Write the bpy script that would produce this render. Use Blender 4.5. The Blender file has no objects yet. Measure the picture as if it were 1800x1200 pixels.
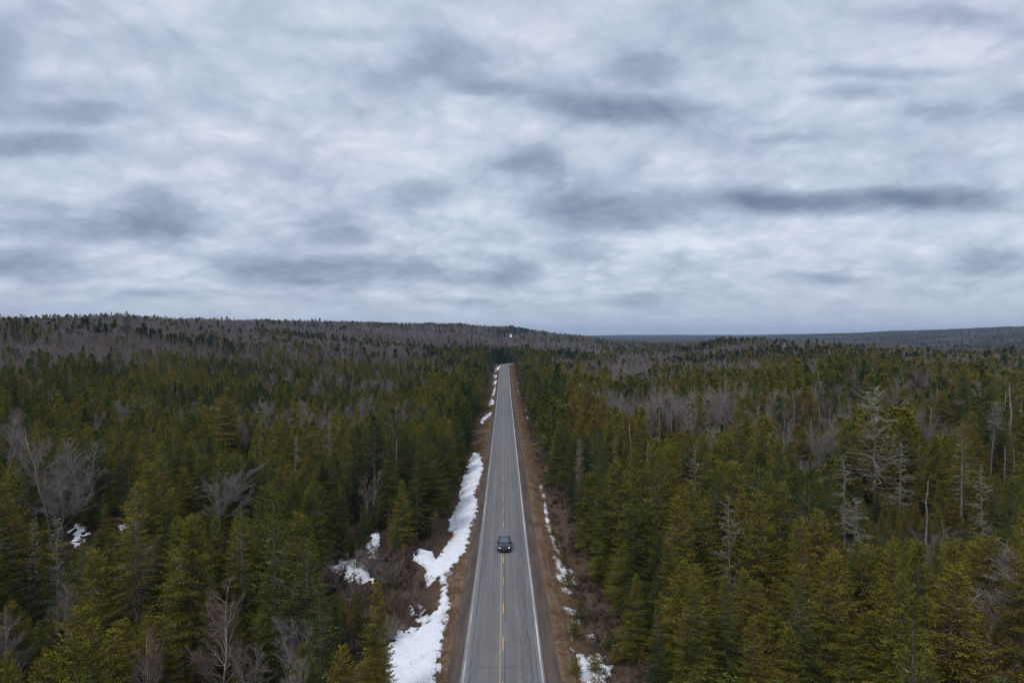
import bpy, math, random
import numpy as np
from mathutils import Vector

R = math.radians
C = bpy.context.scene.collection
SC = bpy.context.scene
rng = np.random.default_rng(7)
random.seed(7)

# ---------------------------------------------------------------- camera, sky, sun, exposure
F = 1200.0                 # focal length in pixels of the 1800 px wide photograph
VX, VY = 886.5, 585.0      # vanishing point of the road / eye level, in photograph pixels
CZ = 30.5                  # drone height above the road beside the car
CX = 0.13

cam_d = bpy.data.cameras.new('drone_camera')
cam_d.sensor_width = 36.0
cam_d.lens = 24.0
cam_d.clip_start = 0.5
cam_d.clip_end = 30000
cam = bpy.data.objects.new('drone_camera', cam_d)
C.objects.link(cam)
cam.location = (CX, 0, CZ)
cam.rotation_euler = (R(90 - math.degrees(math.atan(15 / F))), 0, -math.atan((900 - VX) / F))
SC.camera = cam

SC.view_settings.view_transform = 'Standard'
SC.view_settings.look = 'None'
SC.view_settings.exposure = 0.0
SC.view_settings.gamma = 1.0
SC.view_settings.use_curve_mapping = False
SC.render.engine = 'CYCLES'
cy = SC.cycles
cy.max_bounces = 5
cy.diffuse_bounces = 1
cy.glossy_bounces = 2
cy.transmission_bounces = 2
cy.transparent_max_bounces = 4
cy.volume_bounces = 0
cy.use_denoising = True
cy.filter_width = 1.15
cy.sample_clamp_indirect = 4.0

SUN_EL, SUN_AZ = 52.0, 215.0      # soft light from behind and to the left of the drone
world = bpy.data.worlds.new('World')
SC.world = world
world.use_nodes = True


def build_sky():
    nt = world.node_tree
    nd, lk = nt.nodes, nt.links
    nd.clear()

    def N(t, **k):
        n = nd.new(t)
        for a, b in k.items():
            setattr(n, a, b)
        return n

    def put(s, v):
        if hasattr(v, 'is_output'):
            lk.new(v, s)
        else:
            s.default_value = v

    def M(op, a, b=0.0, c=0.0, clamp=False):
        n = N('ShaderNodeMath', operation=op, use_clamp=clamp)
        put(n.inputs[0], a); put(n.inputs[1], b); put(n.inputs[2], c)
        return n.outputs[0]

    def V(op, a, b=(0, 0, 0), s=1.0):
        n = N('ShaderNodeVectorMath', operation=op)
        put(n.inputs[0], a)
        if op == 'SCALE':
            put(n.inputs[3], s)
        else:
            put(n.inputs[1], b)
        return n.outputs['Value'] if op in ('LENGTH', 'DOT_PRODUCT') else n.outputs[0]

    def noise(vec, scale, detail, rough=0.55, lac=2.0, dist=0.0, out=0):
        n = N('ShaderNodeTexNoise')
        put(n.inputs['Vector'], vec)
        n.inputs['Scale'].default_value = scale
        n.inputs['Detail'].default_value = detail
        n.inputs['Roughness'].default_value = rough
        n.inputs['Lacunarity'].default_value = lac
        n.inputs['Distortion'].default_value = dist
        return n.outputs[out]

    tc = N('ShaderNodeTexCoord').outputs['Generated']
    sep = N('ShaderNodeSeparateXYZ'); lk.new(tc, sep.inputs[0])
    x, y, z = sep.outputs
    zc = M('ADD', M('MAXIMUM', z, 0.0), 0.10)
    comb = N('ShaderNodeCombineXYZ')
    lk.new(M('DIVIDE', x, zc), comb.inputs[0]); lk.new(M('DIVIDE', y, zc), comb.inputs[1])
    P = comb.outputs[0]                                   # the cloud deck seen in perspective
    # tangent-plane direction for single cloud masses ahead
    yc = M('MAXIMUM', y, 0.25)
    c2 = N('ShaderNodeCombineXYZ')
    lk.new(M('DIVIDE', x, yc), c2.inputs[0]); lk.new(M('DIVIDE', z, yc), c2.inputs[1])
    wn = noise(V('MULTIPLY', c2.outputs[0], (4.0, 8.0, 1.0)), 1.0, 7, 0.62, out=1)
    T = V('ADD', c2.outputs[0], V('MULTIPLY', V('SUBTRACT', wn, (0.5, 0.5, 0.5)), (0.11, 0.045, 0.0)))
    zc2 = M('ADD', M('MAXIMUM', z, 0.0), 0.31)
    cq = N('ShaderNodeCombineXYZ')
    lk.new(M('DIVIDE', x, zc2), cq.inputs[0]); lk.new(M('DIVIDE', y, zc2), cq.inputs[1])
    Q = cq.outputs[0]
    n1 = noise(P, 0.75, 8, 0.52, dist=0.25)
    n2 = noise(Q, 2.3, 10, 0.55, dist=0.1)
    n3 = noise(Q, 7.5, 10, 0.62, dist=0.5)
    # cloud lumps: brighter on top, darker underneath
    W = V('ADD', Q, V('MULTIPLY', V('SUBTRACT', noise(Q, 3.0, 4, 0.6, out=1), (0.5, 0.5, 0.5)), (0.22, 0.14, 0.0)))
    Wu = V('ADD', W, (0.035, -0.07, 0.0))
    r1 = M('SUBTRACT', noise(W, 3.0, 3, 0.45), noise(Wu, 3.0, 3, 0.45))
    bl = M('ABSOLUTE', M('MULTIPLY_ADD', noise(W, 3.4, 5, 0.50), 2.0, -1.0))
    bl2 = M('ABSOLUTE', M('MULTIPLY_ADD', noise(W, 8.5, 6, 0.55), 2.0, -1.0))
    b = M('ADD', 0.805, M('MULTIPLY', M('SUBTRACT', n1, 0.5), 0.26))
    b = M('ADD', b, M('MULTIPLY', M('SUBTRACT', n2, 0.5), 0.42))
    b = M('ADD', b, M('MULTIPLY', M('SUBTRACT', n3, 0.5), 0.27))
    b = M('ADD', b, M('MULTIPLY', r1, 0.55))
    b = M('ADD', b, M('MULTIPLY', M('SUBTRACT', M('MINIMUM', bl, 0.30), 0.16), 0.34))
    b = M('ADD', b, M('MULTIPLY', M('SUBTRACT', M('MINIMUM', bl2, 0.30), 0.16), 0.30))
    blobs = [(1470, 352, 300, 30, .52), (1330, 350, 110, 42, .30), (1690, 350, 190, 32, .24), (1060, 365, 170, 66, .42),
             (600, 480, 230, 34, .46), (455, 462, 90, 30, .20), (1100, 192, 210, 36, .46), (975, 165, 130, 40, .22),
             (1125, 118, 95, 42, .30), (890, 480, 85, 32, .40), (775, 108, 110, 52, .30), (850, 152, 90, 22, .30),
             (300, 385, 105, 60, .40), (170, 408, 190, 32, .36), (55, 462, 130, 34, .42), (70, 252, 160, 30, .44),
             (150, 197, 140, 28, .32), (930, 282, 75, 45, .34), (590, 412, 95, 34, .36), (745, 345, 70, 45, .24),
             (1520, 162, 100, 20, .28), (1640, 20, 180, 26, .22), (1425, 490, 110, 22, .30), (1115, 527, 70, 22, .30),
             (1030, 440, 85, 36, .22), (1740, 458, 90, 30, .26), (1390, 238, 90, 16, .20), (1650, 190, 110, 30, .20),
             (1530, 128, 190, 18, .22), (0, 120, 60, 100, .22), (1800, 180, 70, 40, .22), (300, 515, 90, 14, .2),
             (620, 60, 120, 22, .14), (820, 530, 90, 14, .16), (1250, 440, 60, 20, -.16), (700, 290, 160, 60, -.12),
             (1750, 250, 160, 50, -.16), (1180, 420, 260, 26, -.16), (420, 130, 240, 90, -.06), (1690, 80, 150, 40, -.12)]
    for (px, py, rx, ry, s) in blobs:
        d = V('SUBTRACT', T, ((px - VX) / F, (VY - py) / F, 0))
        d = V('MULTIPLY', d, (F / (rx * 1.15), F / (ry * 1.10), 0))
        mr = N('ShaderNodeMapRange', interpolation_type='SMOOTHERSTEP')
        put(mr.inputs[0], V('LENGTH', d)); mr.inputs[1].default_value = 1.15; mr.inputs[2].default_value = 0.0
        mr.inputs[3].default_value = 0.0; mr.inputs[4].default_value = -s * 0.90
        g = mr.outputs[0]
        b = M('ADD', b, g)
    # the deck fades to an even grey-blue towards the horizon
    hz = N('ShaderNodeMapRange', interpolation_type='SMOOTHSTEP')
    put(hz.inputs[0], z); hz.inputs[1].default_value = -0.02; hz.inputs[2].default_value = 0.075
    mixb = N('ShaderNodeMix', data_type='FLOAT')
    put(mixb.inputs[0], hz.outputs[0]); mixb.inputs[2].default_value = 0.63; put(mixb.inputs[3], b)
    mf = N('ShaderNodeMath', operation='MULTIPLY_ADD'); put(mf.inputs[0], mixb.outputs[0]); mf.inputs[1].default_value = 1.0; mf.inputs[2].default_value = 0.0
    ramp = N('ShaderNodeValToRGB')
    lk.new(mf.outputs[0], ramp.inputs[0])
    cr = ramp.color_ramp
    cr.elements[0].position = 0.10; cr.elements[0].color = (0.15, 0.20, 0.31, 1)
    cr.elements[1].position = 1.0; cr.elements[1].color = (0.78, 0.815, 0.91, 1)
    for p, c in ((0.33, (0.255, 0.315, 0.425, 1)), (0.58, (0.385, 0.45, 0.585, 1)), (0.78, (0.55, 0.615, 0.75, 1))):
        e = cr.elements.new(p); e.color = c
    # faint lilac and teal casts in the cloud
    hn = noise(T, 3.2, 3, 0.6)
    hr = N('ShaderNodeValToRGB'); lk.new(hn, hr.inputs[0])
    hr.color_ramp.elements[0].position = 0.35; hr.color_ramp.elements[0].color = (0.975, 1.008, 1.0, 1)
    hr.color_ramp.elements[1].position = 0.65; hr.color_ramp.elements[1].color = (1.012, 0.99, 1.012, 1)
    mul = N('ShaderNodeMix', data_type='RGBA', blend_type='MULTIPLY')
    mul.inputs[0].default_value = 1.0
    lk.new(ramp.outputs[0], mul.inputs[6]); lk.new(hr.outputs[0], mul.inputs[7])
    # overcast skies are somewhat brighter overhead
    up = N('ShaderNodeMapRange'); put(up.inputs[0], z)
    up.inputs[1].default_value = 0.42; up.inputs[2].default_value = 1.0; up.inputs[3].default_value = 1.0; up.inputs[4].default_value = 1.25
    sc = V('SCALE', mul.outputs[2], s=M('MULTIPLY', up.outputs[0], 10.0))
    sky = N('ShaderNodeTexSky', sky_type='NISHITA')
    sky.sun_disc = False
    sky.sun_elevation = R(SUN_EL); sky.sun_rotation = R(SUN_AZ)
    mx = N('ShaderNodeMix', data_type='RGBA'); mx.inputs[0].default_value = 0.94
    lk.new(sky.outputs[0], mx.inputs[6]); lk.new(sc, mx.inputs[7])
    bg = N('ShaderNodeBackground'); bg.inputs[1].default_value = 0.1
    lk.new(mx.outputs[2], bg.inputs[0])
    out = N('ShaderNodeOutputWorld'); lk.new(bg.outputs[0], out.inputs[0])


build_sky()
world.cycles.sampling_method = 'MANUAL'
world.cycles.sample_map_resolution = 256

sun_d = bpy.data.lights.new('sun', 'SUN')
sun_d.energy = 1.5
sun_d.angle = R(12)
sun_d.color = (1.0, 0.965, 0.92)
sun = bpy.data.objects.new('sun', sun_d)
C.objects.link(sun)
_az = R(SUN_AZ)
_dir = Vector((math.sin(_az) * math.cos(R(SUN_EL)), math.cos(_az) * math.cos(R(SUN_EL)), math.sin(R(SUN_EL))))
sun.rotation_euler = _dir.to_track_quat('Z', 'Y').to_euler()

# ---------------------------------------------------------------- helpers


def sstep(a, b, x):
    t = np.clip((x - a) / (b - a), 0, 1)
    return t * t * (3 - 2 * t)


def _hash(ix, iy, seed):
    h = (ix.astype(np.int64) * 374761393 + iy.astype(np.int64) * 668265263 + seed * 1442695041) & 0xFFFFFFFF
    h = ((h ^ (h >> 13)) * 1274126177) & 0xFFFFFFFF
    return ((h ^ (h >> 16)) & 0xFFFF) / 65535.0


def vnoise(x, y, seed=0):
    x = np.asarray(x, float); y = np.asarray(y, float)
    ix, iy = np.floor(x), np.floor(y)
    fx, fy = x - ix, y - iy
    fx = fx * fx * (3 - 2 * fx); fy = fy * fy * (3 - 2 * fy)
    a = _hash(ix, iy, seed); b = _hash(ix + 1, iy, seed); c = _hash(ix, iy + 1, seed); d = _hash(ix + 1, iy + 1, seed)
    return a + (b - a) * fx + (c - a) * fy + (a - b - c + d) * fx * fy


def fbm(x, y, seed=0, oct=4):
    s = 0; a = 0.5; t = 0
    for i in range(oct):
        s = s + a * vnoise(x * 2 ** i, y * 2 ** i, seed + i * 17); t += a; a *= 0.5
    return s / t


def mesh_from(name, V, faces, mats=(), mat_idx=None, smooth=False, attrs=None):
    """faces: list of arrays (n, k) of vertex ids, tris and quads allowed"""
    me = bpy.data.meshes.new(name)
    V = np.asarray(V, np.float32).reshape(-1, 3)
    faces = [np.asarray(f, np.int32) for f in faces if len(f)]
    me.vertices.add(len(V)); me.vertices.foreach_set('co', V.ravel())
    loops = np.concatenate([f.ravel() for f in faces])
    tot = np.concatenate([np.full(len(f), f.shape[1], np.int32) for f in faces])
    start = np.concatenate([[0], np.cumsum(tot)[:-1]]).astype(np.int32)
    me.loops.add(len(loops)); me.loops.foreach_set('vertex_index', loops)
    me.polygons.add(len(tot)); me.polygons.foreach_set('loop_start', start)
    try:
        me.polygons.foreach_set('loop_total', tot)
    except Exception:
        pass
    for m in mats:
        me.materials.append(m)
    if mat_idx is not None:
        me.polygons.foreach_set('material_index', np.concatenate(mat_idx).astype(np.int32))
    me.update(calc_edges=True)
    if smooth:
        me.polygons.foreach_set('use_smooth', np.ones(len(tot), bool))
    if attrs:
        for an, (dom, arr) in attrs.items():
            a = me.attributes.new(an, 'FLOAT', dom)
            a.data.foreach_set('value', np.asarray(arr, np.float32))
    me.validate()
    return me


def link(name, me, parent=None, loc=None, **props):
    o = bpy.data.objects.new(name, me)
    C.objects.link(o)
    if parent is not None:
        o.parent = parent
    if loc is not None:
        o.location = loc
    for k, v in props.items():
        o[k] = v
    return o


def empty(name, loc, rz=0.0, **props):
    o = link(name, None, None, loc, **props)
    o.rotation_euler = (0, 0, rz)
    o.empty_display_size = 0.3
    return o


class MB:
    """collects verts, tris and quads with material indices"""
    def __init__(s):
        s.v = []; s.n = 0; s.f3 = []; s.f4 = []; s.m3 = []; s.m4 = []; s.a = []

    def add(s, V, f3=None, f4=None, m=0, var=None):
        V = np.asarray(V, float).reshape(-1, 3)
        if f3 is not None and len(f3):
            f3 = np.asarray(f3) + s.n; s.f3.append(f3); s.m3.append(np.full(len(f3), m))
        if f4 is not None and len(f4):
            f4 = np.asarray(f4) + s.n; s.f4.append(f4); s.m4.append(np.full(len(f4), m))
        s.v.append(V); s.n += len(V)
        s.a.append(np.full(len(V), 0.5) if var is None else np.asarray(var, float))

    def tris(s, A, B, Cc, m=0, var=None):
        n = len(A)
        if n == 0: return
        V = np.stack([A, B, Cc], 1).reshape(-1, 3)
        s.add(V, f3=np.arange(n * 3).reshape(-1, 3), m=m, var=None if var is None else np.repeat(var, 3))

    def rhombs(s, A, B, Cc, D, m=0, var=None):
        n = len(A)
        if n == 0: return
        V = np.stack([A, B, Cc, D], 1).reshape(-1, 3)
        s.add(V, f4=np.arange(n * 4).reshape(-1, 4), m=m, var=None if var is None else np.repeat(var, 4))

    def tube(s, P, r, ns=5, m=0):
        P = np.asarray(P, float); r = np.asarray(r, float); k = len(P)
        T = np.gradient(P, axis=0); T /= np.linalg.norm(T, axis=1)[:, None] + 1e-9
        up = np.where(np.abs(T[:, 2:3]) > 0.9, np.array([[1., 0, 0]]), np.array([[0, 0, 1.]]))
        A = np.cross(T, up); A /= np.linalg.norm(A, axis=1)[:, None] + 1e-9
        B = np.cross(T, A)
        th = np.linspace(0, 2 * np.pi, ns, endpoint=False)
        V = P[:, None] + r[:, None, None] * (np.cos(th)[None, :, None] * A[:, None] + np.sin(th)[None, :, None] * B[:, None])
        i = np.arange(k - 1)[:, None] * ns; j = np.arange(ns)[None]; j2 = (j + 1) % ns
        f = np.stack([i + j, i + j2, i + ns + j2, i + ns + j], -1).reshape(-1, 4)
        s.add(V.reshape(-1, 3), f4=f, m=m)

    def box(s, c, h, m=0, taper=1.0):
        c = np.array(c, float); h = np.array(h, float)
        V = np.array([[x, y, z] for z in (-1, 1) for y in (-1, 1) for x in (-1, 1)], float)
        V[V[:, 2] > 0, :2] *= taper
        s.add(c + V * h, f4=[[0, 2, 3, 1], [4, 5, 7, 6], [0, 1, 5, 4], [2, 6, 7, 3], [0, 4, 6, 2], [1, 3, 7, 5]], m=m)

    def mesh(s, name, mats, smooth=False):
        fs = []; ms = []
        if s.f3: fs.append(np.concatenate(s.f3)); ms.append(np.concatenate(s.m3))
        if s.f4: fs.append(np.concatenate(s.f4)); ms.append(np.concatenate(s.m4))
        return mesh_from(name, np.concatenate(s.v), fs, mats, ms, smooth, {'var': ('POINT', np.concatenate(s.a))})


def unit(v):
    return v / (np.linalg.norm(v, axis=-1, keepdims=True) + 1e-9)


# ---------------------------------------------------------------- materials
class Mat:
    def __init__(s, name):
        s.m = bpy.data.materials.new(name); s.m.use_nodes = True
        s.nt = s.m.node_tree; s.nt.nodes.clear()
        s.out = s.nt.nodes.new('ShaderNodeOutputMaterial')

    def N(s, t, **k):
        n = s.nt.nodes.new(t)
        for a, b in k.items(): setattr(n, a, b)
        return n

    def put(s, sock, v):
        if hasattr(v, 'is_output'): s.nt.links.new(v, sock)
        else: sock.default_value = v

    def math(s, op, a, b=0.0, c=0.0, clamp=False):
        n = s.N('ShaderNodeMath', operation=op, use_clamp=clamp)
        s.put(n.inputs[0], a); s.put(n.inputs[1], b); s.put(n.inputs[2], c)
        return n.outputs[0]

    def noise(s, vec, scale, detail=4, rough=0.55, dist=0.0):
        n = s.N('ShaderNodeTexNoise')
        if vec is not None: s.put(n.inputs['Vector'], vec)
        n.inputs['Scale'].default_value = scale; n.inputs['Detail'].default_value = detail
        n.inputs['Roughness'].default_value = rough; n.inputs['Distortion'].default_value = dist
        return n.outputs[0]

    def mul3(s, vec, k):
        n = s.N('ShaderNodeVectorMath', operation='MULTIPLY'); s.put(n.inputs[0], vec); n.inputs[1].default_value = k
        return n.outputs[0]

    def ramp(s, f, stops):
        n = s.N('ShaderNodeValToRGB'); s.put(n.inputs[0], f)
        cr = n.color_ramp
        cr.elements[0].position = stops[0][0]; cr.elements[0].color = (*stops[0][1], 1)
        cr.elements[1].position = stops[-1][0]; cr.elements[1].color = (*stops[-1][1], 1)
        for p, c in stops[1:-1]:
            e = cr.elements.new(p); e.color = (*c, 1)
        return n.outputs[0]

    def mix(s, f, a, b, mode='MIX'):
        n = s.N('ShaderNodeMix', data_type='RGBA', blend_type=mode)
        s.put(n.inputs[0], f); s.put(n.inputs[6], a); s.put(n.inputs[7], b)
        return n.outputs[2]

    def rng(s, v, a, b, c=0.0, d=1.0, smooth=True):
        n = s.N('ShaderNodeMapRange')
        if smooth: n.interpolation_type = 'SMOOTHSTEP'
        s.put(n.inputs[0], v)
        for i, q in enumerate((a, b, c, d)): n.inputs[i + 1].default_value = q
        return n.outputs[0]

    def pos(s):
        return s.N('ShaderNodeNewGeometry').outputs['Position']

    def obj(s):
        return s.N('ShaderNodeTexCoord').outputs['Object']

    def xyz(s, v):
        n = s.N('ShaderNodeSeparateXYZ'); s.put(n.inputs[0], v); return n.outputs

    def bump(s, h, strength=0.5, dist=0.1):
        n = s.N('ShaderNodeBump'); s.put(n.inputs['Height'], h)
        n.inputs['Strength'].default_value = strength; n.inputs['Distance'].default_value = dist
        return n.outputs[0]

    def diffuse(s, col, normal=None):
        n = s.N('ShaderNodeBsdfDiffuse'); s.put(n.inputs[0], col)
        if normal is not None: s.put(n.inputs['Normal'], normal)
        s.nt.links.new(n.outputs[0], s.out.inputs[0]); return s.m

    def principled(s, col, rough=0.6, metal=0.0, normal=None, spec=0.5, coat=0.0, emit=None, es=0.0):
        n = s.N('ShaderNodeBsdfPrincipled')
        s.put(n.inputs['Base Color'], col if hasattr(col, 'is_output') else (*col, 1))
        s.put(n.inputs['Roughness'], rough); n.inputs['Metallic'].default_value = metal
        n.inputs['Specular IOR Level'].default_value = spec
        n.inputs['Coat Weight'].default_value = coat; n.inputs['Coat Roughness'].default_value = 0.05
        if normal is not None: s.put(n.inputs['Normal'], normal)
        if emit is not None:
            n.inputs['Emission Color'].default_value = (*emit, 1); n.inputs['Emission Strength'].default_value = es
        s.nt.links.new(n.outputs[0], s.out.inputs[0]); return s.m


def foliage_mat(name, stops, jitter=0.22, lo=0.40, hi=1.60):
    m = Mat(name)
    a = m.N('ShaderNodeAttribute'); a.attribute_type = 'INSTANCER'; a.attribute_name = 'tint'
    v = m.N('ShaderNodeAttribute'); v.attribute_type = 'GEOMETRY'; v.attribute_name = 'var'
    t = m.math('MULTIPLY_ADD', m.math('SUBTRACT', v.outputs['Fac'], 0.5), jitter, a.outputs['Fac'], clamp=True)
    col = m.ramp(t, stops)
    k = m.rng(v.outputs['Fac'], 0, 1, lo, hi, smooth=False)
    n = m.N('ShaderNodeVectorMath', operation='SCALE'); m.put(n.inputs[0], col); m.put(n.inputs[3], k)
    d = m.N('ShaderNodeBsdfDiffuse'); m.put(d.inputs[0], n.outputs[0])
    tr = m.N('ShaderNodeBsdfTranslucent'); m.put(tr.inputs[0], n.outputs[0])
    mx = m.N('ShaderNodeMixShader'); mx.inputs[0].default_value = 0.18
    m.nt.links.new(d.outputs[0], mx.inputs[1]); m.nt.links.new(tr.outputs[0], mx.inputs[2])
    m.nt.links.new(mx.outputs[0], m.out.inputs[0])
    return m.m


def bark_mat(name, c1, c2, scale=6.0, stretch=(1, 1, 0.25)):
    m = Mat(name)
    n = m.noise(m.mul3(m.obj(), stretch), scale, 5, 0.65)
    col = m.ramp(n, ((0.32, c1), (0.66, c2)))
    return m.diffuse(col, m.bump(n, 0.6, 0.05))


M_SPRUCE = foliage_mat('spruce_needles', ((0.0, (0.036, 0.052, 0.015)), (0.35, (0.100, 0.110, 0.018)), (0.62, (0.168, 0.153, 0.020)), (0.85, (0.198, 0.160, 0.025)), (1.0, (0.172, 0.122, 0.032))))
M_FIR = foliage_mat('fir_needles', ((0.0, (0.020, 0.034, 0.013)), (0.5, (0.066, 0.088, 0.020)), (1.0, (0.130, 0.138, 0.021))))
M_BARK = bark_mat('conifer_bark', (0.055, 0.042, 0.036), (0.20, 0.165, 0.145))
M_DEAD = bark_mat('weathered_dead_wood', (0.10, 0.086, 0.077), (0.29, 0.26, 0.225))
M_SILVER = bark_mat('silvered_dead_branches', (0.13, 0.112, 0.098), (0.38, 0.34, 0.285))
M_DEADBARK = bark_mat('dark_dead_bark', (0.06, 0.05, 0.045), (0.20, 0.17, 0.15))
M_BIRCH = bark_mat('birch_bark', (0.16, 0.135, 0.125), (0.50, 0.46, 0.43), 3.0, (1, 1, 2.2))
M_MAPLE = bark_mat('maple_bark', (0.12, 0.105, 0.10), (0.27, 0.245, 0.235))
M_LICHEN = foliage_mat('beard_lichen', ((0.0, (0.19, 0.20, 0.165)), (1.0, (0.37, 0.355, 0.25))), 0.2, 0.7, 1.3)
M_TWIG = foliage_mat('bare_twigs', ((0.0, (0.29, 0.265, 0.245)), (0.45, (0.225, 0.19, 0.172)), (0.7, (0.18, 0.14, 0.12)), (1.0, (0.20, 0.13, 0.105))), 0.3, 0.7, 1.35)
M_DEADTWIG = foliage_mat('dead_twigs', ((0.0, (0.14, 0.125, 0.11)), (1.0, (0.21, 0.175, 0.15))), 0.3, 0.6, 1.7)
M_GRASS = foliage_mat('dry_grass', ((0.0, (0.17, 0.105, 0.062)), (0.6, (0.26, 0.175, 0.105)), (1.0, (0.30, 0.22, 0.14))), 0.5, 0.55, 1.45)
M_BRUSH = foliage_mat('red_brown_brush', ((0.0, (0.085, 0.054, 0.040)), (0.5, (0.135, 0.092, 0.070)), (1.0, (0.215, 0.165, 0.13))), 0.5, 0.6, 1.4)


def ground_mat():
    m = Mat('forest_floor')
    p = m.pos(); x, y, z = m.xyz(p)
    ax = m.math('ABSOLUTE', x)
    nl = m.noise(p, 0.35, 5, 0.6); nf = m.noise(p, 3.0, 6, 0.65); nm = m.noise(m.mul3(p, (1.0, 0.35, 1)), 0.8, 4, 0.6)
    axn = m.math('MULTIPLY_ADD', m.math('SUBTRACT', nm, 0.5), 2.6, ax)
    floor = m.ramp(m.math('MULTIPLY_ADD', nl, 0.6, m.math('MULTIPLY', nf, 0.4)), ((0.34, (0.024, 0.019, 0.012)), (0.5, (0.048, 0.038, 0.024)), (0.64, (0.088, 0.067, 0.043))))
    grass = m.ramp(nf, ((0.32, (0.10, 0.062, 0.04)), (0.5, (0.185, 0.12, 0.078)), (0.68, (0.29, 0.20, 0.13))))
    red = m.ramp(nf, ((0.32, (0.045, 0.031, 0.022)), (0.62, (0.135, 0.092, 0.065))))
    c = m.mix(m.rng(axn, 6.4, 8.2), grass, red)
    c = m.mix(m.rng(axn, 10.5, 13.5), c, floor)
    return m.diffuse(c, m.bump(nf, 0.8, 0.15))


def gravel_mat():
    m = Mat('shoulder_gravel')
    p = m.pos(); x, y, z = m.xyz(p); ax = m.math('ABSOLUTE', x)
    nf = m.noise(p, 9.0, 6, 0.7); nl = m.noise(m.mul3(p, (1.2, 0.12, 1)), 1.0, 4, 0.6)
    v = m.math('MULTIPLY_ADD', nf, 0.5, m.math('MULTIPLY', nl, 0.5))
    c = m.ramp(v, ((0.36, (0.075, 0.056, 0.048)), (0.5, (0.115, 0.088, 0.076)), (0.66, (0.172, 0.138, 0.119))))
    g = m.ramp(nf, ((0.35, (0.11, 0.072, 0.048)), (0.65, (0.23, 0.16, 0.11))))
    e = m.math('MULTIPLY_ADD', m.math('SUBTRACT', m.noise(m.mul3(p, (1, .4, 1)), 1.6, 5, 0.65), 0.5), 2.2, ax)
    c = m.mix(m.rng(e, 4.9, 5.7), c, g)
    return m.diffuse(c, m.bump(nf, 0.9, 0.05))


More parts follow.
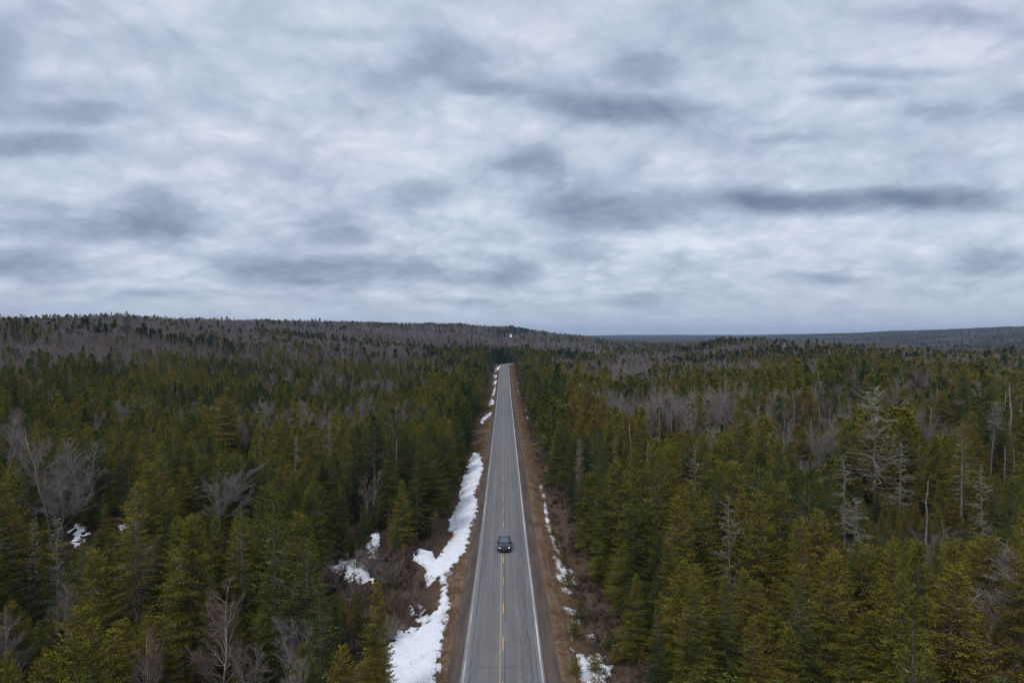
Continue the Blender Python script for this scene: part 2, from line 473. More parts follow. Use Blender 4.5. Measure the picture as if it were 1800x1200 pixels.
def asphalt_mat():
    m = Mat('old_grey_asphalt')
    p = m.pos(); x, y, z = m.xyz(p); ax = m.math('ABSOLUTE', x)
    grain = m.noise(p, 14.0, 5, 0.75)
    streak = m.noise(m.mul3(p, (2.6, 0.035, 1)), 1.0, 5, 0.6)
    blot = m.noise(m.mul3(p, (0.5, 0.12, 1)), 1.0, 4, 0.6)
    v = m.math('ADD', m.math('MULTIPLY', streak, 0.5), m.math('ADD', m.math('MULTIPLY', blot, 0.3), m.math('MULTIPLY', grain, 0.2)))
    c = m.ramp(v, ((0.36, (0.138, 0.134, 0.130)), (0.5, (0.172, 0.167, 0.161)), (0.64, (0.210, 0.203, 0.195))))
    # polished wheel tracks are a little darker, the outer edge paler
    w1 = m.math('ABSOLUTE', m.math('SUBTRACT', ax, 0.95)); w2 = m.math('ABSOLUTE', m.math('SUBTRACT', ax, 2.45))
    tr = m.math('MINIMUM', w1, w2)
    c = m.mix(m.rng(tr, 0.1, 0.55, 0.34, 0.0), c, (0.122, 0.120, 0.119, 1))
    c = m.mix(m.rng(ax, 2.85, 3.1, 0.0, 0.5), c, (0.215, 0.213, 0.208, 1))
    # long cracks: a wandering line per lane edge plus alligator cracking patches
    def crack(x0, amp, sy, seedoff, wdt, strength):
        off = m.N('ShaderNodeVectorMath', operation='ADD'); m.put(off.inputs[0], m.mul3(p, (0.0, sy, 0.0))); off.inputs[1].default_value = (seedoff, seedoff * 1.7, 0)
        nn = m.noise(off.outputs[0], 1.0, 6, 0.72)
        cx = m.math('MULTIPLY_ADD', m.math('SUBTRACT', nn, 0.5), amp, x0)
        d = m.math('ABSOLUTE', m.math('SUBTRACT', x, cx))
        f = m.rng(d, wdt * 0.3, wdt, strength, 0.0)
        gate = m.rng(m.noise(m.mul3(off.outputs[0], (1, .5, 1)), 0.6, 2), 0.36, 0.48)
        return m.math('MULTIPLY', m.math('MULTIPLY', f, 0.72), gate)
    cr = crack(-2.78, 1.0, 0.45, 3.1, 0.085, 0.95)
    for q in ((2.45, 1.4, 0.5, 9.7, 0.08, 0.85), (1.75, 1.6, 0.35, 17.3, 0.07, 0.7), (-1.2, 1.5, 0.3, 25.9, 0.06, 0.55), (2.1, 1.8, 0.7, 51.9, 0.06, 0.7), (-2.2, 1.6, 0.6, 61.9, 0.06, 0.6),
              (2.95, 0.5, 0.6, 31.3, 0.07, 0.75), (0.17, 0.05, 0.3, 40.0, 0.09, 0.75)):
        cr = m.math('MAXIMUM', cr, crack(*q))
    vo = m.N('ShaderNodeTexVoronoi', feature='DISTANCE_TO_EDGE')
    pw = m.N('ShaderNodeVectorMath', operation='ADD'); m.put(pw.inputs[0], m.mul3(p, (2.4, 1.1, 1)))
    nz = m.N('ShaderNodeTexNoise'); m.put(nz.inputs[0], p); nz.inputs['Scale'].default_value = 1.5
    m.put(pw.inputs[1], nz.outputs[1]); m.put(vo.inputs['Vector'], pw.outputs[0]); vo.inputs['Scale'].default_value = 1.0
    gat = m.rng(m.noise(m.mul3(p, (0.8, 0.05, 1)), 1.0, 3), 0.50, 0.62, 0.0, 0.5)
    gat = m.math('MULTIPLY', gat, m.rng(ax, 1.2, 2.0))
    al = m.math('MULTIPLY', m.rng(vo.outputs[0], 0.015, 0.06, 1.0, 0.0), gat)
    cr = m.math('MAXIMUM', cr, al)
    # transverse cracks every few tens of metres
    ty = m.math('MULTIPLY_ADD', m.noise(m.mul3(p, (0.7, 0.02, 0)), 1.0, 5, 0.7), 1.6, y)
    md = m.math('ABSOLUTE', m.math('SUBTRACT', m.math('MODULO', ty, 17.0), 8.0))
    tcx = m.math('MULTIPLY', m.rng(md, 0.03, 0.09, 0.6, 0.0), m.rng(m.noise(m.mul3(p, (0.3, 0.06, 0)), 1.0, 2), 0.42, 0.5))
    cr = m.math('MAXIMUM', cr, tcx)
    c = m.mix(cr, c, (0.045, 0.045, 0.048, 1))
    return m.principled(c, 0.82, normal=m.bump(grain, 0.4, 0.02), spec=0.3)


def paint_mat(name, col, worn, amt, lo=0.44, hi=0.56):
    m = Mat(name)
    p = m.pos()
    n = m.noise(m.mul3(p, (3.0, 0.8, 1)), 3.0, 6, 0.75)
    n2 = m.noise(m.mul3(p, (1.0, 0.08, 1)), 1.0, 3, 0.6)
    f = m.rng(m.math('MULTIPLY_ADD', n2, 0.5, m.math('MULTIPLY', n, 0.5)), lo, hi, 0.0, amt)
    return m.principled(m.mix(f, (*col, 1), (*worn, 1)), 0.7)


def snow_mat():
    m = Mat('old_snow')
    p = m.pos()
    ed = m.N('ShaderNodeAttribute'); ed.attribute_type = 'GEOMETRY'; ed.attribute_name = 'edge'
    grit = m.noise(p, 5.0, 6, 0.75)
    n = m.noise(p, 2.2, 6, 0.7); n2 = m.noise(p, 0.5, 4, 0.6)
    c = m.mix(m.rng(m.math('MULTIPLY_ADD', n2, 0.4, m.math('MULTIPLY', n, 0.6)), 0.53, 0.70, 0, 0.45), (0.87, 0.885, 0.92, 1), (0.52, 0.49, 0.47, 1))
    th = m.math('MULTIPLY_ADD', ed.outputs['Fac'], 0.30, 0.43)
    c = m.mix(m.math('MULTIPLY', m.rng(m.math('SUBTRACT', grit, th), 0.0, 0.09), 0.75), c, (0.19, 0.145, 0.11, 1))
    return m.principled(c, 0.65, normal=m.bump(n, 0.8, 0.2), spec=0.25)


def hill_mat():
    m = Mat('wooded_hill_ground')
    p = m.pos()
    n = m.noise(p, 0.02, 6, 0.65); n2 = m.noise(m.mul3(p, (1, 0.5, 1)), 0.0016, 5, 0.6)
    v = m.math('MULTIPLY_ADD', n, 0.5, m.math('MULTIPLY', n2, 0.5))
    c = m.ramp(v, ((0.40, (0.014, 0.017, 0.012)), (0.48, (0.032, 0.030, 0.025)), (0.54, (0.06, 0.050, 0.046)), (0.62, (0.085, 0.070, 0.064))))
    return m.diffuse(c)


M_GROUND = ground_mat(); M_GRAVEL = gravel_mat(); M_ASPH = asphalt_mat(); M_SNOW = snow_mat(); M_HILL = hill_mat()
M_WHITE = paint_mat('white_road_paint', (0.62, 0.61, 0.58), (0.24, 0.235, 0.225), 0.7)
M_WHITE_W = paint_mat('worn_white_road_paint', (0.50, 0.49, 0.46), (0.20, 0.197, 0.19), 0.95, 0.40, 0.53)
M_YEL = paint_mat('yellow_road_paint', (0.60, 0.36, 0.10), (0.26, 0.21, 0.14), 0.6)
M_YEL_W = paint_mat('worn_yellow_road_paint', (0.46, 0.31, 0.14), (0.24, 0.20, 0.15), 0.7, 0.42, 0.56)
M_YEL_F = paint_mat('faded_dash_paint', (0.48, 0.40, 0.26), (0.22, 0.20, 0.17), 0.8, 0.42, 0.56)

# ---------------------------------------------------------------- the lie of the land
_cols = np.array([-300, 0, 200, 400, 600, 800, 887, 1000, 1100, 1200, 1290, 1400, 1480, 1600, 1800, 2100], float)
_dist = np.array([0, 60, 100, 200, 300, 450, 600, 800, 1000, 1200, 1500, 2200, 3200, 4000, 6000, 9500], float)
_tab = np.array([
    # 0   60   100  200  300  450  600  800  1000 1200 1500 2200 3200 4000 6000 9500
    [-1, -1, -0.5, 5, 14, 28, 31, 33, 33, 33, 31, 26, 20, 10, 0, -20],       # -300
    [-1, -1, -1.0, 4, 12, 26, 29, 32, 34, 34, 32, 28, 20, 10, 0, -20],       # 0
    [-1, -1, -1.2, 3, 9, 19, 28, 38, 40, 40, 38, 30, 20, 10, 0, -20],        # 200
    [-1, -1, -1.5, 1, 5, 12, 20, 31, 38, 39, 38, 30, 20, 10, 0, -20],        # 400
    [-1, -1, -1.5, -1, 1, 6, 12, 22, 32, 39, 40, 34, 20, 10, 0, -20],        # 600
    [-1, -.5, -1, -1.5, -1, 1, 4, 10, 20, 30, 40, 36, 20, 10, 0, -20],       # 800
    [1.9, 1.9, 0, -.7, -1.1, 1.2, 3.6, 4, 10, 19, 33, 30, 14, 4, 0, -20],    # 887
    [0, -.5, -1, -2, -3, -3, -2, 1, 6, 12, 15, 8, 2, -5, -12, -20],          # 1000
    [0, -1, -1, -3, -5, -6, -5, -3, 0, 1, -4, -14, -13, -9, -5, -4],         # 1100
    [0, -1, -1, -3, -5, -6, -4, 1, 2, -2, -9, -16, -13, -8, -3, -2],        # 1200
    [0, -1, -1, -2, -3, -3, 2, 13, 7, -2, -10, -16, -14, -12, -8, -3],       # 1290
    [0, -1, -1, -2, -2, -2, 3, 10, 4, -3, -10, -14, -8, 1, 8, 8],             # 1400
    [0, -1, -1, -1, -2, 0, 4, 6, 0, -6, -10, -12, 2, 14, 18, 18],            # 1480
    [0, -1, -1, -1, -1, 1, 4, 1, -5, -9, -10, -8, 13, 30, 32, 28],             # 1600
    [0, -1, 0, 0, 0, 2, 3, -2, -8, -10, -8, -2, 34, 48, 44, 30],               # 1800
    [0, -1, 0, 0, 0, 2, 3, -2, -8, -10, -8, 0, 40, 54, 44, 30]], float)        # 2100
_rp_d = np.array([-400, 0, 30, 56, 76, 97, 140, 214, 330, 420, 500, 566, 600, 650, 700], float)
_rp_z = np.array([3, 3, 2.6, 1.9, 1.1, 0.1, -0.3, -0.7, -1.1, 0.2, 2.3, 4.0, 4.3, 3.2, 1.8], float)


def _smoothed(xp, fp):
    def f(x):
        s = 0
        for o, w in ((-1, .25), (0, .5), (1, .25)):
            s = s + w * np.interp(x + o * (6 + 0.03 * np.abs(x)), xp, fp)
        return s
    return f


road_z = _smoothed(_rp_d, _rp_z)


def road_cx(y):
    return np.where(y > 560, (np.maximum(y - 560, 0)) ** 2 / 130.0, 0.0)


def table(px, d):
    ci = np.interp(px, _cols, np.arange(len(_cols)))
    di = np.interp(d, _dist, np.arange(len(_dist)))
    c0 = np.clip(np.floor(ci).astype(int), 0, len(_cols) - 2); d0 = np.clip(np.floor(di).astype(int), 0, len(_dist) - 2)
    fc = ci - c0; fd = di - d0
    fc = fc * fc * (3 - 2 * fc) * 0.6 + fc * 0.4
    a = _tab[c0, d0] * (1 - fc) + _tab[c0 + 1, d0] * fc
    b = _tab[c0, d0 + 1] * (1 - fc) + _tab[c0 + 1, d0 + 1] * fc
    return a * (1 - fd) + b * fd


def ground(x, y):
    x = np.asarray(x, float); y = np.asarray(y, float)
    d = np.hypot(x, y)
    az = np.clip(np.arctan2(x, np.maximum(y, 1e-3)), -1.1, 1.1)
    az = np.where(y < 0, np.sign(x) * 1.1, az)
    px = VX + F * np.tan(az)
    t = table(px, d)
    t = t + (fbm(x / 60 + 40, y / 60 + 40, 5, 3) - 0.5) * 3.0 * sstep(15, 80, np.abs(x)) * sstep(40, 120, d) \
          + (fbm(x / 12 + 9, y / 12, 11, 2) - 0.5) * 1.0 * sstep(9, 16, np.abs(x))
    # road corridor cross-section
    ax = np.abs(x - road_cx(y)); rz = road_z(y)
    side = np.where(x > 0, 1.0, 0.8)
    cs = rz - 0.05 * np.clip(ax - 3.5, 0, 1.8) - 0.30 * side * np.clip(ax - 5.3, 0, 3.0) + 0.16 * np.clip(ax - 9.0, 0, 6)
    bump = (fbm(x * 1.3, y * 0.9, 3, 3) - 0.5) * 0.35 * sstep(5.3, 7.5, ax)
    cs = cs + bump
    w = sstep(11, 24, ax) * 1.0
    w = np.maximum(w, sstep(610, 680, y))
    return cs * (1 - w) + t * w


def px_of(x, y):
    return VX + F * (x - CX) / y


def py_of(z, y):
    return VY + F * (CZ - z) / y


def pix_ground(px, py):
    px = np.asarray(px, float); py = np.asarray(py, float)
    d = F * CZ / np.maximum(py - VY, 1)
    for i in range(12):
        z = ground((px - VX) / F * d + CX, d)
        d = 0.5 * d + 0.5 * F * (CZ - z) / np.maximum(py - VY, 1)
    far = np.atleast_1d(py < 612)
    if far.any():
        px_, py_, d = np.atleast_1d(px), np.atleast_1d(py), np.atleast_1d(d)
        dd_ = np.geomspace(500, 1600, 900)
        for k_ in np.nonzero(far)[0]:
            e = py_of(ground((px_[k_] - VX) / F * dd_ + CX, dd_), dd_) - py_[k_]
            q_ = np.nonzero((e[:-1] > 0) & (e[1:] <= 0))[0]
            d[k_] = dd_[q_[-1]] if len(q_) else 1500
    return (px - VX) / F * d + CX, d


def build_ground():
    az = np.concatenate([np.linspace(-np.pi, -0.9, 30)[:-1], np.linspace(-0.9, 0.9, 360), np.linspace(0.9, np.pi, 30)[1:]])
    rr = np.concatenate([[0.5], np.geomspace(8, 9400, 300)])
    A, D = np.meshgrid(az, rr, indexing='ij')
    X = np.sin(A) * D; Y = np.cos(A) * D
    Z = ground(X, Y)
    inside = (1 - sstep(21, 24, np.abs(X))) * (Y > -60) * (Y < 640)
    Z = Z - inside * 0.8 - 0.02
    # beyond the built trees the canopy itself is the surface
    far = sstep(4300, 4700, D) + ((VX + F * np.tan(np.clip(A, -1.1, 1.1)) < 1380) & (D > 2300)) * 1.0
    far = np.clip(far, 0, 1)
    Z = Z + far * (8 + 14 * (fbm(X / 35, Y / 35, 21, 3) - 0.5))
    na, nr = len(az), len(rr)
    i = np.arange(na - 1)[:, None] * nr; j = np.arange(nr - 1)[None]
    f = np.stack([i + j, i + j + 1, i + nr + j + 1, i + nr + j], -1).reshape(-1, 4)
    V = np.stack([X, Y, Z], -1).reshape(-1, 3)
    me = mesh_from('terrain', V, [f], [M_GROUND, M_HILL], [np.zeros(len(f), int) + (D[:-1, :-1].ravel() > 700)], True)
    link('ground', me, kind='structure')
    # fine strip either side of the road
    xs = np.concatenate([np.arange(-24, -12, 1.0), np.arange(-12, 12.01, 0.35), np.arange(13, 25, 1.0)])
    ys = [-60.0]
    while ys[-1] < 640:
        ys.append(ys[-1] + max(0.5, abs(ys[-1]) * 0.006))
    ys = np.array(ys)
    X, Y = np.meshgrid(xs, ys, indexing='ij')
    Xs = X + road_cx(Y)
    Z = ground(Xs, Y)
    Z = Z - 0.06 * (np.abs(X) < 5.0)
    nx, ny = X.shape
    i = np.arange(nx - 1)[:, None] * ny; j = np.arange(ny - 1)[None]
    f = np.stack([i + j, i + ny + j, i + ny + j + 1, i + j + 1], -1).reshape(-1, 4)
    me = mesh_from('verge', np.stack([Xs, Y, Z], -1).reshape(-1, 3), [f], [M_GROUND], None, True)
    link('verge', me, kind='structure')


build_ground()


def strip(name, x0, x1, dz, mat, y0=-60, y1=636, parent=None, wob0=0.0, wob1=0.0, seed=0, nx=2, crown=True, **props):
    ys = [y0]
    while ys[-1] < y1:
        ys.append(min(y1, ys[-1] + max(0.35, abs(ys[-1]) * 0.006)))
    ys = np.array(ys)
    a = x0 + wob0 * (fbm(ys * 0.8, ys * 0 + seed, seed, 4) - 0.5) * 2
    b = x1 + wob1 * (fbm(ys * 0.8, ys * 0 + seed + 5, seed + 3, 4) - 0.5) * 2
    t = np.linspace(0, 1, nx)
    X = a[None] * (1 - t[:, None]) + b[None] * t[:, None]
    Y = np.repeat(ys[None], nx, 0)
    ax = np.abs(X)
    Z = road_z(Y) - 0.02 * np.minimum(ax, 3.6) * 1.0 + 0.07 - 0.07 * np.clip(ax - 3.5, 0, 1.8) + dz
    X = X + road_cx(Y)
    ny = len(ys)
    i = np.arange(nx - 1)[:, None] * ny; j = np.arange(ny - 1)[None]
    f = np.stack([i + j, i + ny + j, i + ny + j + 1, i + j + 1], -1).reshape(-1, 4)
    me = mesh_from(name, np.stack([X, Y, Z], -1).reshape(-1, 3), [f], [mat], None, True)
    return link(name, me, parent, **props)


strip('gravel_shoulder', -6.0, -3.3, -0.02, M_GRAVEL, wob0=0.3, seed=4, nx=9, kind='structure')
strip('gravel_shoulder', 3.3, 6.0, -0.02, M_GRAVEL, wob1=0.3, seed=8, nx=9, kind='structure')
road = strip('road', -3.52, 3.52, 0.02, M_ASPH, wob0=0.04, wob1=0.04, seed=2, nx=9, kind='structure')
strip('edge_line', -3.36, -3.20, 0.024, M_WHITE_W, parent=road, wob0=0.01, wob1=0.01, seed=5, nx=2)
strip('edge_line', 3.22, 3.37, 0.024, M_WHITE, parent=road, seed=6, nx=2)
strip('centre_line', -0.31, -0.19, 0.024, M_YEL_W, y0=20, y1=92.5, parent=road, wob0=0.008, wob1=0.008, nx=2)
k = 0
yd = 25.5
while yd < 600:
    strip('lane_dash', -0.055, 0.065, 0.024, M_YEL if yd < 120 else M_YEL_F, y0=yd, y1=yd + 3.0, parent=road, nx=2)
    yd += 9.0

# ---------------------------------------------------------------- snow


def in_poly(X, Y, P):
    ins = np.zeros(X.shape, bool)
    n = len(P)
    for i in range(n):
        x1, y1 = P[i]; x2, y2 = P[(i + 1) % n]
        c = ((y1 > Y) != (y2 > Y)) & (X < (x2 - x1) * (Y - y1) / (y2 - y1 + 1e-12) + x1)
        ins ^= c
    return ins


def poly_dist(X, Y, P, sy):
    d = np.full(X.shape, 1e9)
    n = len(P)
    for i in range(n):
        ax, ay = P[i][0], P[i][1] * sy; bx, by = P[(i + 1) % n][0], P[(i + 1) % n][1] * sy
        vx, vy = bx - ax, by - ay
        t = np.clip(((X - ax) * vx + (Y * sy - ay) * vy) / (vx * vx + vy * vy + 1e-12), 0, 1)
        d = np.minimum(d, np.hypot(X - ax - t * vx, Y * sy - ay - t * vy))
    return d


SNOW_PIX = []       # (polygon px, distance) so that trees in front can be kept off


def snow(pix, label, thick=0.22, grp=None, clear=False, rag=0.5, dz=0.0):
    pix = np.array(pix, float)
    wx, wy = pix_ground(pix[:, 0], pix[:, 1])
    P = np.stack([wx, wy], 1)
    dmin = wy.min()
    rx = max(0.10, dmin * 0.0016); ry = rx * 1.8 if dmin < 200 else rx * 4
    m = 3 * rx + 0.5
    xs = np.arange(wx.min() - m, wx.max() + m, rx); ys = np.arange(wy.min() - 2 * m, wy.max() + 2 * m, ry)
    X, Y = np.meshgrid(xs, ys, indexing='ij')
    sy = 0.5 if dmin < 300 else 0.2
    sd = poly_dist(X, Y, P, sy) * np.where(in_poly(X, Y, P), 1, -1)
    size = max(0.35, min(1.0, (wx.max() - wx.min()) * 0.25))
    sd = sd + .13 + rag * size * (fbm(X * 1.1, Y * 0.7, 31, 4) - 0.52) * 2.2 + 0.55 * rag * (fbm(X * 3.4, Y * 1.9, 77, 3) - 0.55)
    sd = sd - 1.1 * rag * size * sstep(.60, .70, fbm(X * 2.1 + 50, Y * 1.0, 78, 3)) * (sd < .9)
    h = thick * (1 - np.exp(-np.clip(sd, -1, 3) * 2.6)) + 0.16 * (fbm(X * 1.4, Y * 0.9, 41, 4) - 0.5) * sstep(0, .5, sd)
    Z = ground(X, Y) + h + dz
    keep = sd > -0.12
    nx, ny = X.shape
    q = keep[:-1, :-1] & keep[1:, :-1] & keep[:-1, 1:] & keep[1:, 1:]
    ii, jj = np.nonzero(q)
    if len(ii) < 2:
        return
    b = ii * ny + jj
    f = np.stack([b, b + ny, b + ny + 1, b + 1], -1)
    used, inv = np.unique(f, return_inverse=True)
    V = np.stack([X, Y, Z], -1).reshape(-1, 3)[used]
    f = inv.reshape(f.shape)
    ev = np.clip(sd.ravel()[used] / .9, 0, 1)
    c = V.mean(0); c[2] = V[:, 2].min()
    me = mesh_from('snow', V - c, [f], [M_SNOW], None, True, {'edge': ('POINT', ev)})
    o = link('snow_patch', me, None, c, label=label, category='snow patch')
    if grp: o['group'] = grp
    if clear:
        SNOW_PIX.append((pix, wy.mean()))
    return o


def z1(pts): return [(660 + a / 2.728, 760 + b / 2.728) for a, b in pts]
def z2(pts): return [(780 + a / 5, 540 + b / 5) for a, b in pts]
def z4(pts): return [(a / 3.3333, 840 + b / 3.3333) for a, b in pts]
def z5(pts): return [(400 + a / 3, 800 + b / 3) for a, b in pts]


GS = 'snow patches along the road verges'
snow(z1([(292, 1240), (305, 1110), (322, 1000), (345, 890), (347, 820), (344, 760), (338, 700), (380, 650), (440, 560), (452, 480), (470, 420), (490, 360), (485, 320), (478, 290), (500, 230), (518, 160), (500, 104),
         (470, 98), (432, 160), (412, 240), (402, 300), (392, 350), (352, 420), (350, 465), (372, 500), (335, 550), (290, 612), (262, 575), (215, 560), (150, 585), (238, 650), (248, 740), (300, 700), (322, 760), (285, 860), (222, 935), (100, 960), (60, 1050), (40, 1240)]),
     'long white snow bank filling the left ditch from the bottom edge to past the car', 0.34, GS, True, 0.42)
snow(z1([(160, 835), (205, 828), (235, 850), (215, 885), (175, 880)]), 'small snow scrap beside the red-brown brush left of the long snow bank', 0.15, GS)
snow(z1([(190, 905), (240, 880), (262, 905), (225, 935)]), 'tiny snow remnant at the upper edge of the wide bottom-left snow', 0.12, GS)
snow(z2([(318, 1032), (322, 990), (380, 930), (425, 922), (424, 945), (380, 985), (340, 1030)]), 'narrow snow tongue on the left verge just beyond the bare tan bank', 0.25, GS, True)
snow(z2([(385, 875), (390, 830), (420, 795), (447, 825), (440, 855), (402, 875)]), 'roundish snow patch second beyond the tan bank on the left verge', 0.25, GS, True)
snow(z2([(418, 790), (425, 745), (445, 700), (462, 690), (455, 740), (437, 790)]), 'slim snow streak third beyond the tan bank on the left verge', 0.25, GS, True)
snow(z2([(430, 685), (435, 655), (455, 638), (472, 645), (462, 680)]), 'short snow streak fourth beyond the tan bank on the left verge', 0.25, GS, True)
snow(z2([(432, 630), (430, 595), (465, 590), (475, 605), (462, 632)]), 'small far snow patch fifth beyond the tan bank on the left verge', 0.25, GS, True)
snow(z2([(440, 578), (438, 545), (470, 525), (500, 508), (504, 515), (480, 555), (465, 576)]), 'farthest left verge snow patch where the road tops the rise', 0.25, GS, True)
snow(z2([(628, 662), (655, 662), (662, 675), (650, 694)]), 'farthest snow patch on the right verge under the dark conifers', 0.2, GS, True)
snow(z2([(636, 726), (652, 728), (666, 748), (655, 760)]), 'small snow patch second farthest on the right verge', 0.2, GS, True)
snow(z2([(688, 890), (705, 888), (735, 905), (730, 914), (705, 908)]), 'flat snow sliver on the right verge left of the conifer wall', 0.2, GS, True)
snow(z2([(704, 945), (730, 948), (757, 975), (750, 996), (725, 985)]), 'bright snow patch on the right verge just this side of the flat sliver', 0.2, GS, True)
snow(z1([(806, 335), (820, 338), (826, 380), (832, 440), (822, 442), (812, 390)]), 'thin upright snow streak on the right slope beyond the car', 0.14, GS, False, 0.35)
snow(z1([(834, 470), (856, 500), (885, 545), (888, 588), (868, 575), (846, 530)]), 'ragged snow strip on the right slope level with the car', 0.16, GS, False, 0.4)
snow(z1([(856, 598), (900, 615), (928, 650), (955, 700), (920, 712), (885, 690), (862, 640)]), 'broken snow patch on the right slope just before the car', 0.16, GS, False, 0.5)
snow(z1([(888, 748), (915, 752), (945, 775), (930, 782), (900, 768)]), 'small slanting snow strip between two saplings on the right slope', 0.14, GS)
snow(z1([(895, 842), (930, 845), (985, 850), (980, 885), (945, 880), (915, 870)]), 'speckled snow patch on the right slope half way to the bottom edge', 0.14, GS, False, 0.5)
snow(z1([(926, 932), (942, 938), (955, 1010), (942, 1012)]), 'slim snow streak hugging the right gravel edge', 0.12, GS)
for pts, lb in (([(786, 255), (806, 258), (806, 284), (790, 284)], 'farthest crumb of snow in the broken line on the near right slope'),
                ([(798, 292), (812, 296), (816, 322), (802, 318)], 'second farthest crumb of snow in the broken line on the right slope'),
                ([(814, 440), (836, 446), (850, 482), (826, 476)], 'snow scrap joining two streaks on the right slope beyond the car'),
                ([(902, 705), (955, 715), (962, 735), (915, 732)], 'snow scrap just below the broken patch on the right slope'),
                ([(862, 655), (885, 690), (905, 725), (890, 728), (866, 690)], 'thin snow edge along the grass beside the broken right slope patch'),
                ([(945, 900), (985, 905), (990, 925), (950, 922)], 'small snow scrap under the speckled patch on the right slope')):
    snow(z1(pts), lb, 0.13, GS, False, 0.35)
snow(z1([(1008, 978), (1040, 975), (1048, 1008), (1020, 1005)]), 'isolated square snow scrap on the right slope', 0.14, GS)
snow(z1([(942, 1052), (1000, 1068), (1080, 1070), (1140, 1105), (1120, 1160), (1120, 1240), (985, 1240), (975, 1150)]), 'largest right verge snow patch at the bottom edge with twigs through it', 0.2, GS, True, 0.55)
GF = 'snow patches inside the forest'
snow(z5([(600, 525), (650, 540), (735, 600), (765, 680), (690, 685), (620, 660), (570, 620), (515, 600), (530, 580), (575, 585)]), 'snow patch in the grey brush left of the snow bank', 0.25, GF, True, 0.4)
snow(z5([(745, 385), (790, 388), (805, 415), (792, 480), (785, 540), (745, 530), (725, 480), (760, 450), (748, 415)]), 'upright snow patch behind the small dark sapling in the left clearing', 0.25, GF, True, 0.4)
snow(z4([(420, 300), (455, 268), (505, 285), (530, 340), (485, 385), (440, 385)]), 'snow glimpsed through the trees under the bare grey crown at far left', 0.25, GF, True, 0.8)
snow(z4([(705, 275), (740, 265), (755, 285), (720, 300)]), 'tiny snow glimpse between the left spruces', 0.2, GF, True, 0.3)
snow([(894.5, 588), (896, 583.5), (901, 583.5), (901.5, 589), (899, 595), (896, 594)], 'bright snow clearing high on the bare hillside above the road end', 0.6, 'snow clearings on the far hill', True, 0.2)

# ---------------------------------------------------------------- tree builders


def tufts(mb, P, D, L, W, r, m, var):
    """needle clumps: small pointed rhombs along D"""
    n = len(P)
    S = unit(np.cross(D, r.normal(size=(n, 3))))
    mid = P + D * (L * 0.42)[:, None]
    s = S * (W * 0.5)[:, None]
    mb.rhombs(P, mid - s, P + D * L[:, None], mid + s, m, var)


def slivers(mb, P, D, L, W, r, m, var):
    n = len(P)
    S = unit(np.cross(D, r.normal(size=(n, 3)))) * (W * 0.5)[:, None]
    mb.tris(P - S, P + S, P + D * L[:, None], m, var)


